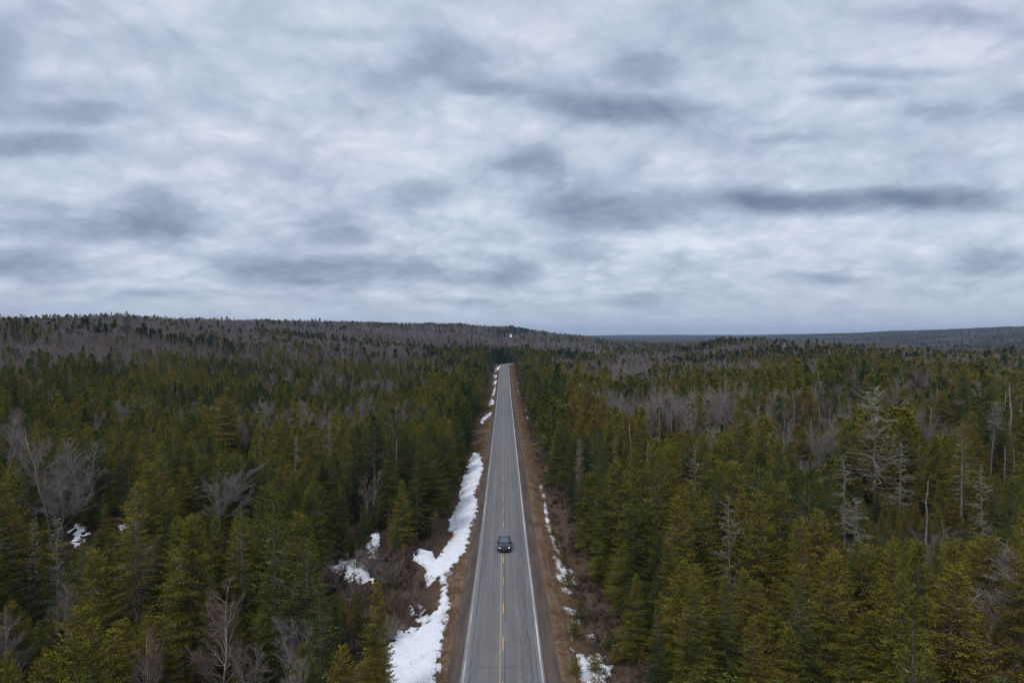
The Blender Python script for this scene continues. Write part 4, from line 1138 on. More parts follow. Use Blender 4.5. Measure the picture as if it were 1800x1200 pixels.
# kind, mesh (special name or variant), px, top py, height, girth, tint, clear down to py, half width px, label, short anchor name
LM = [
 ('fir', 'lichen_fir', 63, 906, 12, 1.0, .7, 1045, 20, 'narrow spire-like fir coated in pale lichen, near the left edge', 'the whitish lichened fir'),
 ('fir', 'grey_fir', 103, 905, 13, 1.0, .4, 1075, 22, 'dull grey half-dead fir standing just right of the whitish lichened fir', None),
 ('spruce', 'fine_spruce', 240, 848, 16, 1.0, .58, 1060, 30, 'tall see-through spruce with grey trunk showing, in front at lower left', 'the tall see-through left spruce'),
 ('birch', 1, 150, 765, 13, 1.1, .5, 860, 28, 'clump of white birch stems rising behind the big grey crown at left', 'the white-stemmed birch clump'),
 ('maple', 0, 112, 822, 11.5, 1.0, .25, 925, 55, 'large rounded grey-mauve bare crown above the forest snow at left', 'the big mauve bare crown'),
 ('maple', 1, 387, 822, 11, 1.1, .0, 898, 52, 'silvery bare broadleaf with forked limbs among the left spruces', 'the silvery forked tree'),
 ('birch', 0, 385, 1018, 12, 1.0, .95, 1200, 42, 'birch with straight pale stem and pinkish twig haze at bottom left', 'the pink-hazed birch'),
 ('birch', 2, 271, 1096, 11, .8, .9, 1200, 24, 'small pinkish birch at the bottom edge, left of the pink-hazed birch', None),
 ('birch', 0, 241, 1165, 9, .8, .6, 1200, 14, 'thin white birch stem cut off by the bottom edge beneath the see-through spruce', None),
 ('birch', 1, 18, 716, 13, 1.1, .7, 806, 24, 'tall cluster of white birch stems at the left edge above the dark firs', 'the left-edge birch cluster'),
 ('birch', 3, 10, 1040, 10, 1.0, .6, 1130, 40, 'bare tangled birch with forking white limbs at the lower left edge', None),
 ('spruce', 0, 706, 842, 10, 1.0, .62, 958, 26, 'olive spruce with spread skirt beside the snow bank near the car', 'the olive spruce by the snow bank'),
 ('spruce', 2, 664, 1018, 10.5, .95, .66, 1180, 30, 'bright olive pointed spruce against the broad bottom-left snow', 'the bright pointed spruce'),
 ('spruce', 4, 600, 1128, 8.5, 1.1, .74, 1200, 40, 'bushy yellow-green young spruce at the bottom edge left of the snow', 'the bushy yellow-green spruce'),
 ('fir', 0, 636, 884, 7.2, .95, .3, 965, 14, 'small dark pointed fir standing in front of the forest snow', 'the small dark fir in snow'),
 ('birch', 3, 646, 818, 10, .8, .8, 880, 10, 'slender pale birch stems in the gap above the small dark fir', None),
 ('spruce', 'fine_spruce', 424, 888, 14, .8, .5, 1045, 24, 'thin spruce with bare grey trunk right of the silvery forked tree', None),
 ('snag', 'branchy_snag', 580, 728, 12.5, .6, .5, 790, 16, 'lichen-topped dead spruce in the left forest, ragged and whitish', 'the whitish ragged dead spruce'),
 ('snag', 2, 520, 760, 12, 1.0, .6, 806, 12, 'pale lichened snag down left of the whitish ragged dead spruce', None),
 ('spruce', 'gaunt_spruce', 459, 724, 14, .8, .45, 800, 16, 'gaunt grey spire with sparse crown in the left forest', 'the gaunt grey spire'),
 ('birch', 0, 553, 660, 11, 1.3, .75, 694, 14, 'mauve birch alone in the green stand up the left slope', 'the lone mauve birch'),
 ('birch', 2, 476, 648, 12, 1.0, .5, 692, 10, 'pale thin birch left of the lone mauve birch', None),
 ('birch', 0, 506, 642, 12, .9, .4, 664, 8, 'pale slender birch between two mauve birches up the left slope', None),
 ('birch', 1, 634, 692, 11, 1.2, .85, 712, 14, 'pinkish-mauve birch lower right of the lone mauve birch', None),
 ('spruce', 0, 400, 678, 17, 1.35, .74, 790, 42, 'very broad yellow-olive spruce overtopping its neighbours mid-left', 'the broad yellow-olive spruce'),
 ('spruce', 'fine_spruce', 227, 546, 21, .9, .1, 585, 9, 'lone spire-topped conifer standing above the left skyline', 'the skyline spire'),
 ('birch', 1, 120, 1010, 9, .9, .8, 1030, 10, 'faint twiggy birch between the grey fir and the see-through spruce', None),
 ('snag', 'old_dead_pine', 1545, 684, 21.5, 1.08, .95, 945, 62, 'huge dead pine bearded with lichen, its top pale yellow', 'the huge dead pine'),
 ('snag', 'branchy_snag', 1487, 798, 14, .9, .55, 890, 34, 'grey branchy snag leaning close to the huge dead pine on its left', None),
 ('snag', 'branchy_snag', 1592, 776, 14, .9, .5, 900, 26, 'grey tangle-branched snag close to the huge dead pine on its right', None),
 ('snag', 'branchy_snag', 1512, 872, 12, 1.1, .45, 950, 28, 'low grey snag among green tips in front of the huge dead pine', None),
 ('snag', 'tufted_snag', 1748, 706, 17.5, 1.0, .4, 832, 24, 'tall bare trunk with a tufted grey top near the right edge', 'the tuft-topped bare trunk'),
 ('snag', 'gaunt_spruce', 1698, 736, 18, 1.0, .6, 938, 26, 'tall gaunt trunk with thin upper crown right of the huge dead pine', 'the tall gaunt trunk'),
 ('snag', 'branchy_snag', 1732, 820, 13, .8, .7, 918, 28, 'short-branched lichened snag below the tuft-topped bare trunk', None),
 ('snag', 1, 1638, 848, 10, 1.3, .4, 884, 8, 'stout snapped pale trunk right of the huge dead pine', 'the stout snapped trunk'),
 ('maple', 2, 1443, 748, 11.5, 1.0, .1, 820, 30, 'fan-shaped grey bare tree up left of the huge dead pine', 'the fan-shaped grey tree'),
 ('snag', 1, 1380, 722, 11, 1.1, .3, 766, 6, 'pale pole-like snag, leftmost of those above the fan-shaped grey tree', None),
 ('snag', 3, 1398, 709, 12, 1.1, .3, 745, 6, 'pale pole-like snag, tallest of those above the fan-shaped grey tree', None),
 ('snag', 1, 1431, 736, 10, 1.0, .3, 752, 6, 'short broken pole just above the fan-shaped grey tree', None),
 ('snag', 1, 1444, 715, 11, 1.0, .5, 745, 6, 'brownish bare pole right behind the fan-shaped grey tree', None),
 ('snag', 1, 1463, 720, 10, 1.1, .5, 745, 6, 'bare pole on the huge dead pine side of the fan-shaped grey tree', None),
 ('snag', 1, 1645, 719, 12, 1.2, .5, 766, 8, 'straight reddish bare pole between huge dead pine and tuft-topped trunk', None),
 ('snag', 1, 1773, 786, 10, 1.2, .5, 826, 7, 'bare pole right of the tuft-topped trunk, the nearer of two', None),
 ('snag', 1, 1790, 790, 10, 1.0, .5, 822, 6, 'thinner bare pole at the right edge beyond the tuft-topped trunk', None),
 ('snag', 3, 1159, 720, 12, 1.1, .4, 768, 8, 'white bare spike, left one of three in the right forest', 'the three white spikes'),
 ('snag', 1, 1181, 724, 11, 1.1, .4, 756, 7, 'white bare spike, middle one of three in the right forest', None),
 ('snag', 1, 1217, 730, 11, 1.1, .4, 752, 7, 'white bare spike, right one of three in the right forest', None),
 ('snag', 'branchy_snag', 1247, 718, 13, 1.1, .2, 755, 20, 'wide white many-branched dead tree right of the three white spikes', 'the white many-branched dead tree'),
 ('snag', 0, 1106, 688, 13, 1.0, .2, 724, 8, 'thin white dead stem behind the olive dome beyond the road', None),
 ('snag', 1, 1195, 699, 12, 1.0, .2, 720, 6, 'small far white pole behind the three white spikes', None),
 ('snag', 'branchy_snag', 1222, 781, 14, .75, .5, 845, 18, 'thin dead spruce with stubby grey branches, mid right forest', 'the stubby-branched dead spruce'),
 ('snag', 'branchy_snag', 1281, 868, 15, .75, .5, 985, 24, 'grey dead spruce with ladder-like branches in the near right forest', 'the ladder-branched dead spruce'),
 ('spruce', 'brown_spruce', 1020, 771, 12, 1.0, .8, 815, 12, 'brown needle-less spruce near the road edge on the right', 'the brown needle-less spruce'),
 ('fir', 'lichen_fir', 1082, 768, 12, .9, .5, 800, 10, 'pale lichen-coated fir tip in the right forest by the road', 'the pale lichened tip'),
 ('maple', 3, 1618, 656, 12, 1.2, .45, 685, 20, 'mauve-grey bare crown high in the right forest', 'the high mauve-grey crown'),
 ('maple', 0, 1511, 668, 12, .9, .4, 715, 12, 'mauve bare tree directly behind the huge dead pine, on its left', None),
 ('maple', 1, 1460, 700, 11, .8, .4, 722, 12, 'small mauve crown just above the pole-like snags', None),
 ('spruce', 2, 1324, 1082, 9, 1.0, .80, 1190, 26, 'bright yellow-olive young spruce with crisp tip at the lower right', 'the bright yellow young spruce'),
 ('spruce', 4, 1389, 1102, 8.5, 1.1, .66, 1190, 30, 'soft green-olive bushy spruce right of the bright yellow young spruce', None),
 ('spruce', 0, 1498, 1136, 8.5, 1.0, .40, 1200, 26, 'dark green bushy spruce at the bottom, second right of the bright yellow one', None),
 ('spruce', 0, 1335, 862, 16, 1.0, .66, 1000, 44, 'big olive spruce with yellow top in the near right forest', 'the yellow-topped big spruce'),
 ('spruce', 0, 1127, 670, 16, 1.2, .68, 700, 26, 'dome-topped olive spruce standing proud beyond the road on the right', 'the olive dome'),
 ('spruce', 4, 1661, 688, 16, 1.3, .84, 745, 34, 'broad brownish-gold spruce behind and right of the huge dead pine', 'the brownish-gold spruce'),
 ('fir', 0, 1274, 704, 12, 1.0, .1, 745, 12, 'very dark pointed fir beside the white many-branched dead tree', 'the very dark pointed fir'),
 ('maple', 3, 1785, 1140, 8, 1.0, .9, 1200, 40, 'reddish bare tree in the bottom right corner', 'the reddish bare corner tree'),
 ('birch', 1, 497, 1078, 7, .8, .2, 1130, 16, 'small white crooked bare tree near the bottom left of the snow, leftmost pair', 'the small white crooked trees'),
 ('birch', 3, 531, 1072, 7, .9, .3, 1110, 16, 'small white crooked bare tree beside the leftmost one, nearer the snow', None),
 ('birch', 3, 446, 1112, 7, .9, .3, 1180, 16, 'crooked whitish bare tree just right of the pink-hazed birch', None),
 ('birch', 1, 510, 1150, 6, .9, .3, 1200, 16, 'low whitish forking tree at the bottom edge below the crooked trees', None),
]
ANCH_EXTRA = [('the black car', 888, 962, 0), ('the far end of the road', 887, 642, 0), ('the snow glimpsed at far left', 150, 940, 0),
              ('the bottom right snow patch', 1040, 1180, 0)]


def solve_d(px, py, H, lo=26, hi=1700):
    d = np.geomspace(lo, hi, 1500)
    x = (px - VX) / F * d + CX
    e = py_of(ground(x, d) + H, d) - py
    s = np.nonzero((e[:-1] > 0) & (e[1:] <= 0))[0]
    i = s[0] if len(s) else np.argmin(np.abs(e))
    return x[i], d[i]


lm = []
for row in LM:
    x, d = solve_d(row[2], row[3], row[4])
    lm.append((x, d))
lm = np.array(lm)

# ---------------------------------------------------------------- scatter the forest
bands = [(24, 110, 3.0), (110, 220, 3.0), (220, 400, 3.4), (400, 700, 4.7), (700, 1150, 5.8), (1150, 1800, 7.0), (1800, 2500, 9.0), (2500, 4600, 13.0)]
PX, PY = [], []
for a, b, s in bands:
    xs = np.arange(-0.86 * b, 0.86 * b, s); ys = np.arange(max(0, a * 0.6), b, s)
    X, Y = np.meshgrid(xs, ys)
    X = (X + rng.uniform(-.48, .48, X.shape) * s).ravel(); Y = (Y + rng.uniform(-.48, .48, Y.shape) * s).ravel()
    D = np.hypot(X, Y)
    u = X / np.maximum(Y, 1)
    k = (D >= a) & (D < b) & (np.abs(u) < 0.82 + 8 / np.maximum(D, 1)) & (Y > 18)
    if a >= 2500:
        k &= (VX + F * u > 1330)
    PX.append(X[k]); PY.append(Y[k])
X = np.concatenate(PX); Y = np.concatenate(PY)
D = np.hypot(X, Y); U = VX + F * X / Y
# keep the road corridor open
lim_l = 10.3 + 3.0 * sstep(112, 90, Y) + 1.6 * (vnoise(Y / 9, Y * 0, 3) - 0.5)
lim_r = 11.5 + 1.4 * (vnoise(Y / 9, Y * 0, 4) - 0.5)
lim_l = np.where(Y > 600, 9, lim_l); lim_r = np.where(Y > 600, 9, lim_r)
xr = X - road_cx(Y)
ok = ~((Y < 636) & (xr > -lim_l) & (xr < lim_r))
X, Y, D, U, xr = X[ok], Y[ok], D[ok], U[ok], xr[ok]
N_ = len(X)
Z = ground(X, Y)

nz_band = fbm(X / 105 + 3, Y / 44 + 7, 51, 3)           # stands run across the slope
nz_sm = fbm(X / 14, Y / 14, 52, 3)
left = U < 887
dec = np.where(left,
               np.interp(D, [0, 110, 170, 280, 360, 520, 620, 750, 1000], [.04, .05, .10, .18, .34, .34, .42, .66, .84]),
               np.interp(D, [0, 110, 160, 260, 360, 520, 700, 900], [.02, .03, .05, .12, .34, .50, .56, .62]))
dec = dec + (nz_band - 0.5) * 3.4 * np.interp(D, [60, 200, 400, 1000], [.1, .5, 1.0, .75]) + (nz_sm - .5) * .5 * np.interp(D, [60, 300], [.3, 1])
# green strip of young spruces below the left ridge; conifers on the knoll and along the road edges
dec = dec - 0.55 * np.exp(-((D - (330 + 0.10 * (U - 300))) / 45) ** 2) * (U < 560) * (U > 120)
dec = dec - 0.5 * np.exp(-((U - 1300) / 90) ** 2) * (D > 700) * (D < 900)
dec = dec - 0.7 * (np.abs(xr) < 24) * (Y < 640) - 0.25 * sstep(60, 24, np.abs(xr)) * (Y < 640)
dec = dec + .10 * ((U > 930) & (D > 230)) + .14 * ((U > 930) & (D > 340) & (D < 900)) + .36 * ((U < 450) & (D > 430)) + .40 * ((U > 1030) & (U < 1560) & (D > 400) & (D < 620) & (nz_band > .42))
dec = dec + .12 * (D > 650)
dec = dec + 0.25 * ((U > 560) & (U < 1050) & (D > 680))
dec = np.where((U > 1500) & (D < 900), dec - .18, dec)
dec = np.where(D > 2500, .55 + (nz_band - .5) * 2, dec)
dec = np.where((U < 450) & (D > 520), dec + .25, dec)
isdec = rng.random(N_) < np.clip(dec, .012, .97)
kn = np.empty(N_, object)
q = rng.random(N_)
firp = np.clip(0.30 + (fbm(X / 40, Y / 30, 61, 3) - 0.5) * 1.8 + 0.1 * left, .06, .8)
kn[:] = 'spruce'
kn[~isdec & (q < firp)] = 'fir'
mp = np.clip(0.45 + (fbm(X / 50, Y / 40, 71, 2) - .5) * 2.0 + .2 * sstep(400, 700, D) - .30 * (left & (D < 620)), .08, .92)
kn[isdec] = np.where(q[isdec] < mp[isdec], 'maple', 'birch')
sn = (rng.random(N_) < np.where(left, .022, .085 * sstep(70, 150, D) + .018) * sstep(900, 500, D)) & (np.abs(xr) > 16)
kn[sn] = 'snag'

# heights: young dense stand up the left slope, taller mixed forest on the right
young = (sstep(120, 165, D) * sstep(520, 400, D)) * sstep(810, 700, U)
hmean = np.where(left, 12.6, 13.6) * (1 - .42 * young) * (1 + (fbm(X / 30, Y / 30, 81, 2) - .5) * .45)
hmean = np.where(D > 600, hmean * .90, hmean)
Ht = hmean * np.clip(rng.normal(1, .21, N_), .42, np.where(D > 420, 1.18, 1.42))
Ht = np.where(kn == 'birch', Ht * .93, Ht); Ht = np.where(kn == 'maple', Ht * .80, Ht); Ht = np.where(kn == 'snag', Ht * rng.uniform(.6, 1.15, N_), Ht)
small = (rng.random(N_) < .18) & (D < 220); Ht = np.where(small, Ht * .55, Ht)
edge = (np.abs(xr) < 17) & (Y < 640); Ht = np.where(edge, np.minimum(Ht, hmean * 1.05) * .95, Ht)
# keep the near left brush pocket and slopes lower
pocket = (U > 560) & (U < 760) & (Y < 100) & (Y > 50)
Ht = np.where(pocket, Ht * .78, Ht)

tip_py = py_of(Z + Ht, Y); base_py = py_of(Z, Y)
CR = {'spruce': 3.1, 'fir': 2.1, 'birch': 1.9, 'maple': 2.8, 'snag': 1.0}
cw = np.array([CR[k_] for k_ in kn]) * Ht / 13.0
cwp = cw * F / Y
gone = np.zeros(N_, bool)
cap = np.full(N_, 99.0)          # no taller than this, so that what the photograph shows behind stays in view


def keep_low(hit, below_py, lowest=-9.0):
    global cap
    hcap = CZ - (below_py + rng.uniform(0, 26, N_) - VY) * Y / F - Z
    cap = np.where(hit, np.minimum(cap, np.maximum(hcap, lowest)), cap)


for row, (lx, ly) in zip(LM, lm):
    keep_low((Y < ly + 1) & (np.abs(U - row[2]) < row[8] + cwp * .55) & (tip_py < row[7]) & (base_py > row[3]), row[7], rng.uniform(3.4, 6.0, N_))
    gone |= np.hypot(X - lx, Y - ly) < 1.9
for poly, yy in SNOW_PIX:
    x0, x1 = poly[:, 0].min(), poly[:, 0].max(); y0, y1 = poly[:, 1].min(), poly[:, 1].max()
    if y1 > 1200: continue
    hit = (Y < yy + 3) & (U > x0 - cwp * .6) & (U < x1 + cwp * .6) & (tip_py < y1 - .25 * (y1 - y0)) & (base_py > y0)
    keep_low(hit, y1)
    gone |= hit & (Y > yy * .93)
low = cap < Ht
gone |= low & (cap < 2.2)
Ht = np.where(low, np.clip(cap, 1, Ht), Ht)
kn[low & (kn == 'snag')] = 'spruce'
tip_py = py_of(Z + Ht, Y)
gone |= pocket & (rng.random(N_) < .25)
# hidden behind nearer ground and canopy
az = X / Y
ai = np.clip(((az + .9) / 1.8 * 180).astype(int), 0, 179)
daz = np.linspace(-.9, .9, 181)[:-1] + .005
dd = np.geomspace(60, 4600, 160)
AA, DD = np.meshgrid(daz, dd, indexing='ij')
sl = (ground(AA * DD / np.hypot(1, AA), DD / np.hypot(1, AA)) + 4.0 - CZ) / DD
run = np.maximum.accumulate(sl, 1)
ii = np.clip(np.searchsorted(dd, D * .93) - 1, 0, 159)
gone |= (D > 90) & ((Z + Ht + 3 - CZ) / D < run[ai, ii])
keep = ~gone
X, Y, Z, D, U, Ht, kn, tip_py, base_py, cw, cwp, xr, left = [a[keep] for a in (X, Y, Z, D, U, Ht, kn, tip_py, base_py, cw, cwp, xr, left)]
N_ = len(X)
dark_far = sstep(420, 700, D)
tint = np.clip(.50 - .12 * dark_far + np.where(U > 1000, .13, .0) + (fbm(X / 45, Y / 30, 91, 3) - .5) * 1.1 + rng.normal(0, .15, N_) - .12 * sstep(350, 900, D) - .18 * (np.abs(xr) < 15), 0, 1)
nzt = fbm(X / 60 + 5, Y / 40, 131, 3)
tint = np.where(kn == 'maple', np.clip(rng.normal(.38, .22, N_) + (nzt - .5) * 1.2, 0, 1), tint)
tint = np.where(kn == 'birch', np.clip(rng.normal(.6, .22, N_), 0, 1), tint)
rot = rng.uniform(0, 6.283, N_)
girth = np.clip(rng.normal(1.0, .19, N_), .62, 1.45) * np.where(kn == 'snag', 1.0, np.where(D > 1100, 1.25, 1.04))

# ---------------------------------------------------------------- which trees stand as objects of their own
cand = np.nonzero((D < 330) & (U > -20) & (U < 1820) & (tip_py < 1195) & (tip_py > 530))[0]
vis = np.zeros(N_)
ordr = cand[np.argsort(Y[cand])]
cy_, cu, ct, cb, cw2 = Y[ordr], U[ordr], tip_py[ordr], base_py[ordr], cwp[ordr]
dens = np.array([{'birch': .35, 'maple': .35, 'snag': .1}.get(k_, .85) for k_ in kn[ordr]])
for a in range(len(ordr)):
    pts_y = ct[a] + (cb[a] - ct[a]) * np.array([.05, .15, .28, .42])
    pts_x = cu[a]
    m_ = slice(0, a)
    v = 0
    for yy in pts_y:
        f = (yy - ct[m_]) / (cb[m_] - ct[m_])
        blocked = (f > 0) & (f < 1) & (np.abs(pts_x - cu[m_]) < cw2[m_] * .8 * np.clip(f, 0, 1) ** .85) & (dens[m_] > .5)
        v += 0 if blocked.any() else .25
    vis[ordr[a]] = v
size = Ht / Y * F * vis
LIMIT = {'spruce': 300 - sum(r_[0] == 'spruce' for r_ in LM), 'fir': 260, 'birch': 170, 'maple': 130, 'snag': 120}
indiv = np.zeros(N_, bool)
for kname, lim in LIMIT.items():
    idx = np.nonzero((kn == kname) & (vis >= .5))[0]
    idx = idx[np.argsort(-size[idx])][:lim]
    indiv[idx] = True

anch = [(r_[10], r_[2], r_[3] + 12) for r_ in LM if r_[10]] + [(a, b, c) for a, b, c, _ in ANCH_EXTRA]
AP = np.array([(a[1], a[2]) for a in anch], float)
FORM = {'spruce': ['full', 'thin-crowned', 'pointed', 'gaunt', 'bushy', 'slim', 'ragged'], 'fir': ['dense', 'narrow', 'neat', 'patchy'],
        'birch': ['single-stemmed', 'three-stemmed', 'slender', 'twin-stemmed'], 'maple': ['round-crowned', 'wide-crowned', 'forked', 'upright'],
        'snag': ['branchy', 'snapped', 'mossy', 'stubby']}
NOUN = {'spruce': 'spruce', 'fir': 'fir', 'birch': 'birch', 'maple': 'bare broadleaf', 'snag': 'dead tree'}
ORD = ['first', 'second', 'third', 'fourth', 'fifth', 'sixth', 'seventh', 'eighth', 'ninth', 'tenth', 'eleventh', 'twelfth', 'thirteenth', 'fourteenth', 'fifteenth',
       'sixteenth', 'seventeenth', 'eighteenth', 'nineteenth', 'twentieth', 'twenty-first', 'twenty-second', 'twenty-third', 'twenty-fourth']
DIRS = ['right of', 'behind and right of', 'behind', 'behind and left of', 'left of', 'in front and left of', 'in front of', 'in front and right of']


def colour_word(kname, t):
    if kname in ('spruce',):
        return 'dark green' if t < .33 else 'mid-green' if t < .5 else 'olive' if t < .72 else 'yellow-brown'
    if kname == 'fir':
        return 'blackish green' if t < .45 else 'deep green' if t < .7 else 'green'
    if kname in ('birch', 'maple'):
        return 'grey' if t < .35 else 'mauve-grey' if t < .65 else 'pinkish'
    return 'pale'


ids = np.nonzero(indiv)[0]
AX = (U[ids][:, None] - AP[None, :, 0]); AY = (tip_py[ids][:, None] - AP[None, :, 1]) * 1.4
dist_ = np.hypot(AX, AY); na = dist_.argmin(1)
ang = np.degrees(np.arctan2(-AY[np.arange(len(ids)), na], AX[np.arange(len(ids)), na])) % 360
dr = ((ang + 22.5) // 45).astype(int) % 8
cells = {}
for n_, i in enumerate(ids):
    cells.setdefault((kn[i], na[n_], dr[n_]), []).append((dist_[n_, na[n_]], i))
var = {}
labels = {}
for (kname, a, d8), lst in cells.items():
    lst.sort()
    for rk, (_, i) in enumerate(lst):
        var[i] = int(rng.integers(0, len(KINDS[kname].hi)))
        rel = Ht[i] * (1 if kname in ('spruce', 'fir') else 1.1)
        sz = 'tall' if rel > 14.5 else 'small' if rel < 8.5 else 'medium'
        lb = '%s %s %s %s, %s %s %s' % (sz, colour_word(kname, tint[i]), FORM[kname][var[i]], NOUN[kname], ORD[min(rk, 23)], DIRS[d8], anch[a][0])
        labels[i] = lb if len(lb.split()) <= 16 else lb.replace(FORM[kname][var[i]] + ' ', '').replace('bare broadleaf', 'broadleaf')


def tree_object(kname, hi, x, y, z, h, g, rz, tn, label, lean=None):
    tme, cme, H0 = hi
    s = h / H0
    o = empty(OBJNAME[kname], (x, y, z - .12), rz, label=label, category=CATNAME[kname], group=GRPNAME[kname])
    o.scale = (s * g, s * g, s)
    if lean: o.rotation_euler = (lean[0], lean[1], rz)
    t = link('trunk', tme, o)
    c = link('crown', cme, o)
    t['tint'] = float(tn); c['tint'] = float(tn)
    return o


for row, (lx, ly) in zip(LM, lm):
    kname, v = row[0], row[1]
    hi = SPEC[v] if isinstance(v, str) else KINDS[kname].hi[v]
    tree_object(kname, hi, lx, ly, float(ground(lx, ly)), row[4], row[5], random.uniform(0, 6.28), row[6], row[9],
                (R(-2), R(-3)) if v == 'tufted_snag' else None)
for i in ids:
    tree_object(kn[i], KINDS[kn[i]].hi[var[i]], X[i], Y[i], Z[i], Ht[i], girth[i], rot[i], tint[i], labels[i],
                (rng.normal(0, .025), rng.normal(0, .025)))


# ---------------------------------------------------------------- the rest of the woods: one object per kind
def scatter(name, protos, pts, vi, rz, scl, tn, **props):
    col = bpy.data.collections.new(name + '_sources')
    mats = []
    for i, me in enumerate(protos):
        po = bpy.data.objects.new('%s_source_%03d' % (name, i), me)
        col.objects.link(po)
    me = bpy.data.meshes.new(name)
    n = len(pts)
    me.vertices.add(n); me.vertices.foreach_set('co', np.asarray(pts, np.float32).ravel())
    for an, ty, arr in (('vi', 'INT', vi), ('tint', 'FLOAT', tn), ('rz', 'FLOAT', rz)):
        at = me.attributes.new(an, ty, 'POINT'); at.data.foreach_set('value', np.asarray(arr, np.int32 if ty == 'INT' else np.float32))
    at = me.attributes.new('scl', 'FLOAT_VECTOR', 'POINT'); at.data.foreach_set('vector', np.asarray(scl, np.float32).ravel())
    o = link(name, me, None, None, **props)
    ng = bpy.data.node_groups.new(name, 'GeometryNodeTree')
    ng.interface.new_socket('Geometry', in_out='INPUT', socket_type='NodeSocketGeometry')
    ng.interface.new_socket('Geometry', in_out='OUTPUT', socket_type='NodeSocketGeometry')
    A = ng.nodes.new
    gi, go = A('NodeGroupInput'), A('NodeGroupOutput')
    m2p = A('GeometryNodeMeshToPoints'); ip = A('GeometryNodeInstanceOnPoints'); ci = A('GeometryNodeCollectionInfo')
    ci.inputs['Collection'].default_value = col; ci.inputs['Separate Children'].default_value = True; ci.inputs['Reset Children'].default_value = True

    def att(nm, ty):
        a = A('GeometryNodeInputNamedAttribute'); a.data_type = ty; a.inputs['Name'].default_value = nm
        return a.outputs['Attribute']
    cx = A('ShaderNodeCombineXYZ')
    L_ = ng.links.new
    L_(gi.outputs[0], m2p.inputs[0]); L_(m2p.outputs[0], ip.inputs['Points']); L_(ci.outputs[0], ip.inputs['Instance'])
    ip.inputs['Pick Instance'].default_value = True
    L_(att('vi', 'INT'), ip.inputs['Instance Index']); L_(att('rz', 'FLOAT'), cx.inputs[2])
    L_(cx.outputs[0], ip.inputs['Rotation']); L_(att('scl', 'FLOAT_VECTOR'), ip.inputs['Scale'])
    L_(ip.outputs[0], go.inputs[0])
    md = o.modifiers.new('scatter', 'NODES'); md.node_group = ng
    return o


WOODS = {'spruce': ('spruce_woods', 'mass of olive and green spruces filling the forest behind the front trees'),
         'fir': ('fir_woods', 'mass of dark narrow firs mixed through the forest behind the front trees'),
         'birch': ('birch_woods', 'mass of pale-stemmed bare birches scattered up the slopes'),
         'maple': ('broadleaf_woods', 'mass of grey-mauve bare broadleaf trees covering the hillsides'),
         'snag': ('dead_woods', 'many far pale dead poles standing in the forest')}
for kname, (nm, lab) in WOODS.items():
    Kd = KINDS[kname]
    protos, heights, starts = [], [], []
    for l in (0, 1, 2):
        starts.append(len(protos))
        protos += [m_ for m_, _ in Kd.lod[l]]; heights += [h for _, h in Kd.lod[l]]
    heights = np.array(heights)
    sel = np.nonzero((kn == kname) & ~indiv)[0]
    lod = np.where(D[sel] < 150, 0, np.where(D[sel] < 480, 1, 2))
    cnt = np.array([len(Kd.lod[l]) for l in (0, 1, 2)])
    vi = np.array(starts)[lod] + (rng.random(len(sel)) * cnt[lod]).astype(int)
    s = Ht[sel] / heights[vi]
    scl = np.stack([s * girth[sel], s * girth[sel], s], 1)
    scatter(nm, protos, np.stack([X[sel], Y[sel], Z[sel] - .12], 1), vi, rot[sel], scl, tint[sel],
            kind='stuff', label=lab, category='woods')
    print('woods', kname, len(sel), 'individual', int((indiv & (kn == kname)).sum()))

# ---------------------------------------------------------------- brush, saplings and grass on the verges
SH = [special('bush', shrub(950 + i, 2.2, 1000, 15, .03), [M_MAPLE], [M_BRUSH], 2.2) for i in range(4)]
SHG = [special('grey_bush', shrub(960 + i, 2.6, 900, 16, .03), [M_MAPLE], [M_TWIG], 2.6) for i in range(2)]
BUSH = [(700, 1000, 2.4, 0, 'mauve-brown bare bush left of the snow bank, level with the car'), (672, 985, 2.6, 0, 'brown twiggy bush behind the olive spruce by the snow bank'),
        (690, 1030, 2.8, 1, 'arching grey-brown bush over the left edge of the snow bank'), (655, 1010, 3.0, 1, 'grey arching bush right of the forest snow patch'),
        (625, 1000, 2.4, 1, 'grey twiggy bush poking from the forest snow patch'), (590, 1035, 3.2, 0, 'tall brown bush in front of the forest snow patch'),
        (560, 1050, 3.0, 1, 'grey-brown bush left of the bright pointed spruce'), (620, 1065, 3.2, 0, 'dense brown bush just left of the bright pointed spruce'),
        (722, 1062, 2.2, 0, 'red-brown bush in the bare pocket beside the snow bank'), (742, 1038, 1.5, 0, 'low dark red bush on the snow-free island in the snow bank'),
        (735, 1082, 1.8, 0, 'dark red-brown bush just above the broad bottom-left snow'), (700, 1092, 2.6, 0, 'brown bush at the upper left of the broad bottom-left snow'),
        (610, 955, 3.2, 0, 'reddish bush behind the forest snow patch'), (585, 965, 3.2, 0, 'reddish bush left of the small dark fir in snow'),
        (560, 1005, 3.0, 1, 'dim grey bush at the left end of the forest snow patch'), (765, 958, 1.4, 0, 'low brown bush in the notch of the snow bank near the car'),
        (752, 968, 1.6, 0, 'second low brown bush in the snow bank notch, farther from the road'), (680, 1130, 2.2, 1, 'grey bush whose twigs lie over the bottom-left snow'),
        (540, 1100, 3.0, 1, 'grey bush among the small white crooked trees'), (470, 1140, 3.0, 0, 'brown bush right of the pink-hazed birch at the bottom')]
for px, py, h, g, lab in BUSH:
    gx, gy = pix_ground(px, py)
    tme, cme, H0 = (SHG[random.randrange(2)] if g else SH[random.randrange(4)])
    o = empty('bush', (float(gx), float(gy), float(ground(gx, gy)) - .05), random.uniform(0, 6.28), label=lab, category='bush', group='bare bushes left of the snow bank')
    s = h / H0; o.scale = (s * 1.25, s * 1.25, s)
    a = link('stems', tme, o); b = link('twigs', cme, o); a['tint'] = b['tint'] = random.uniform(.2, .8)
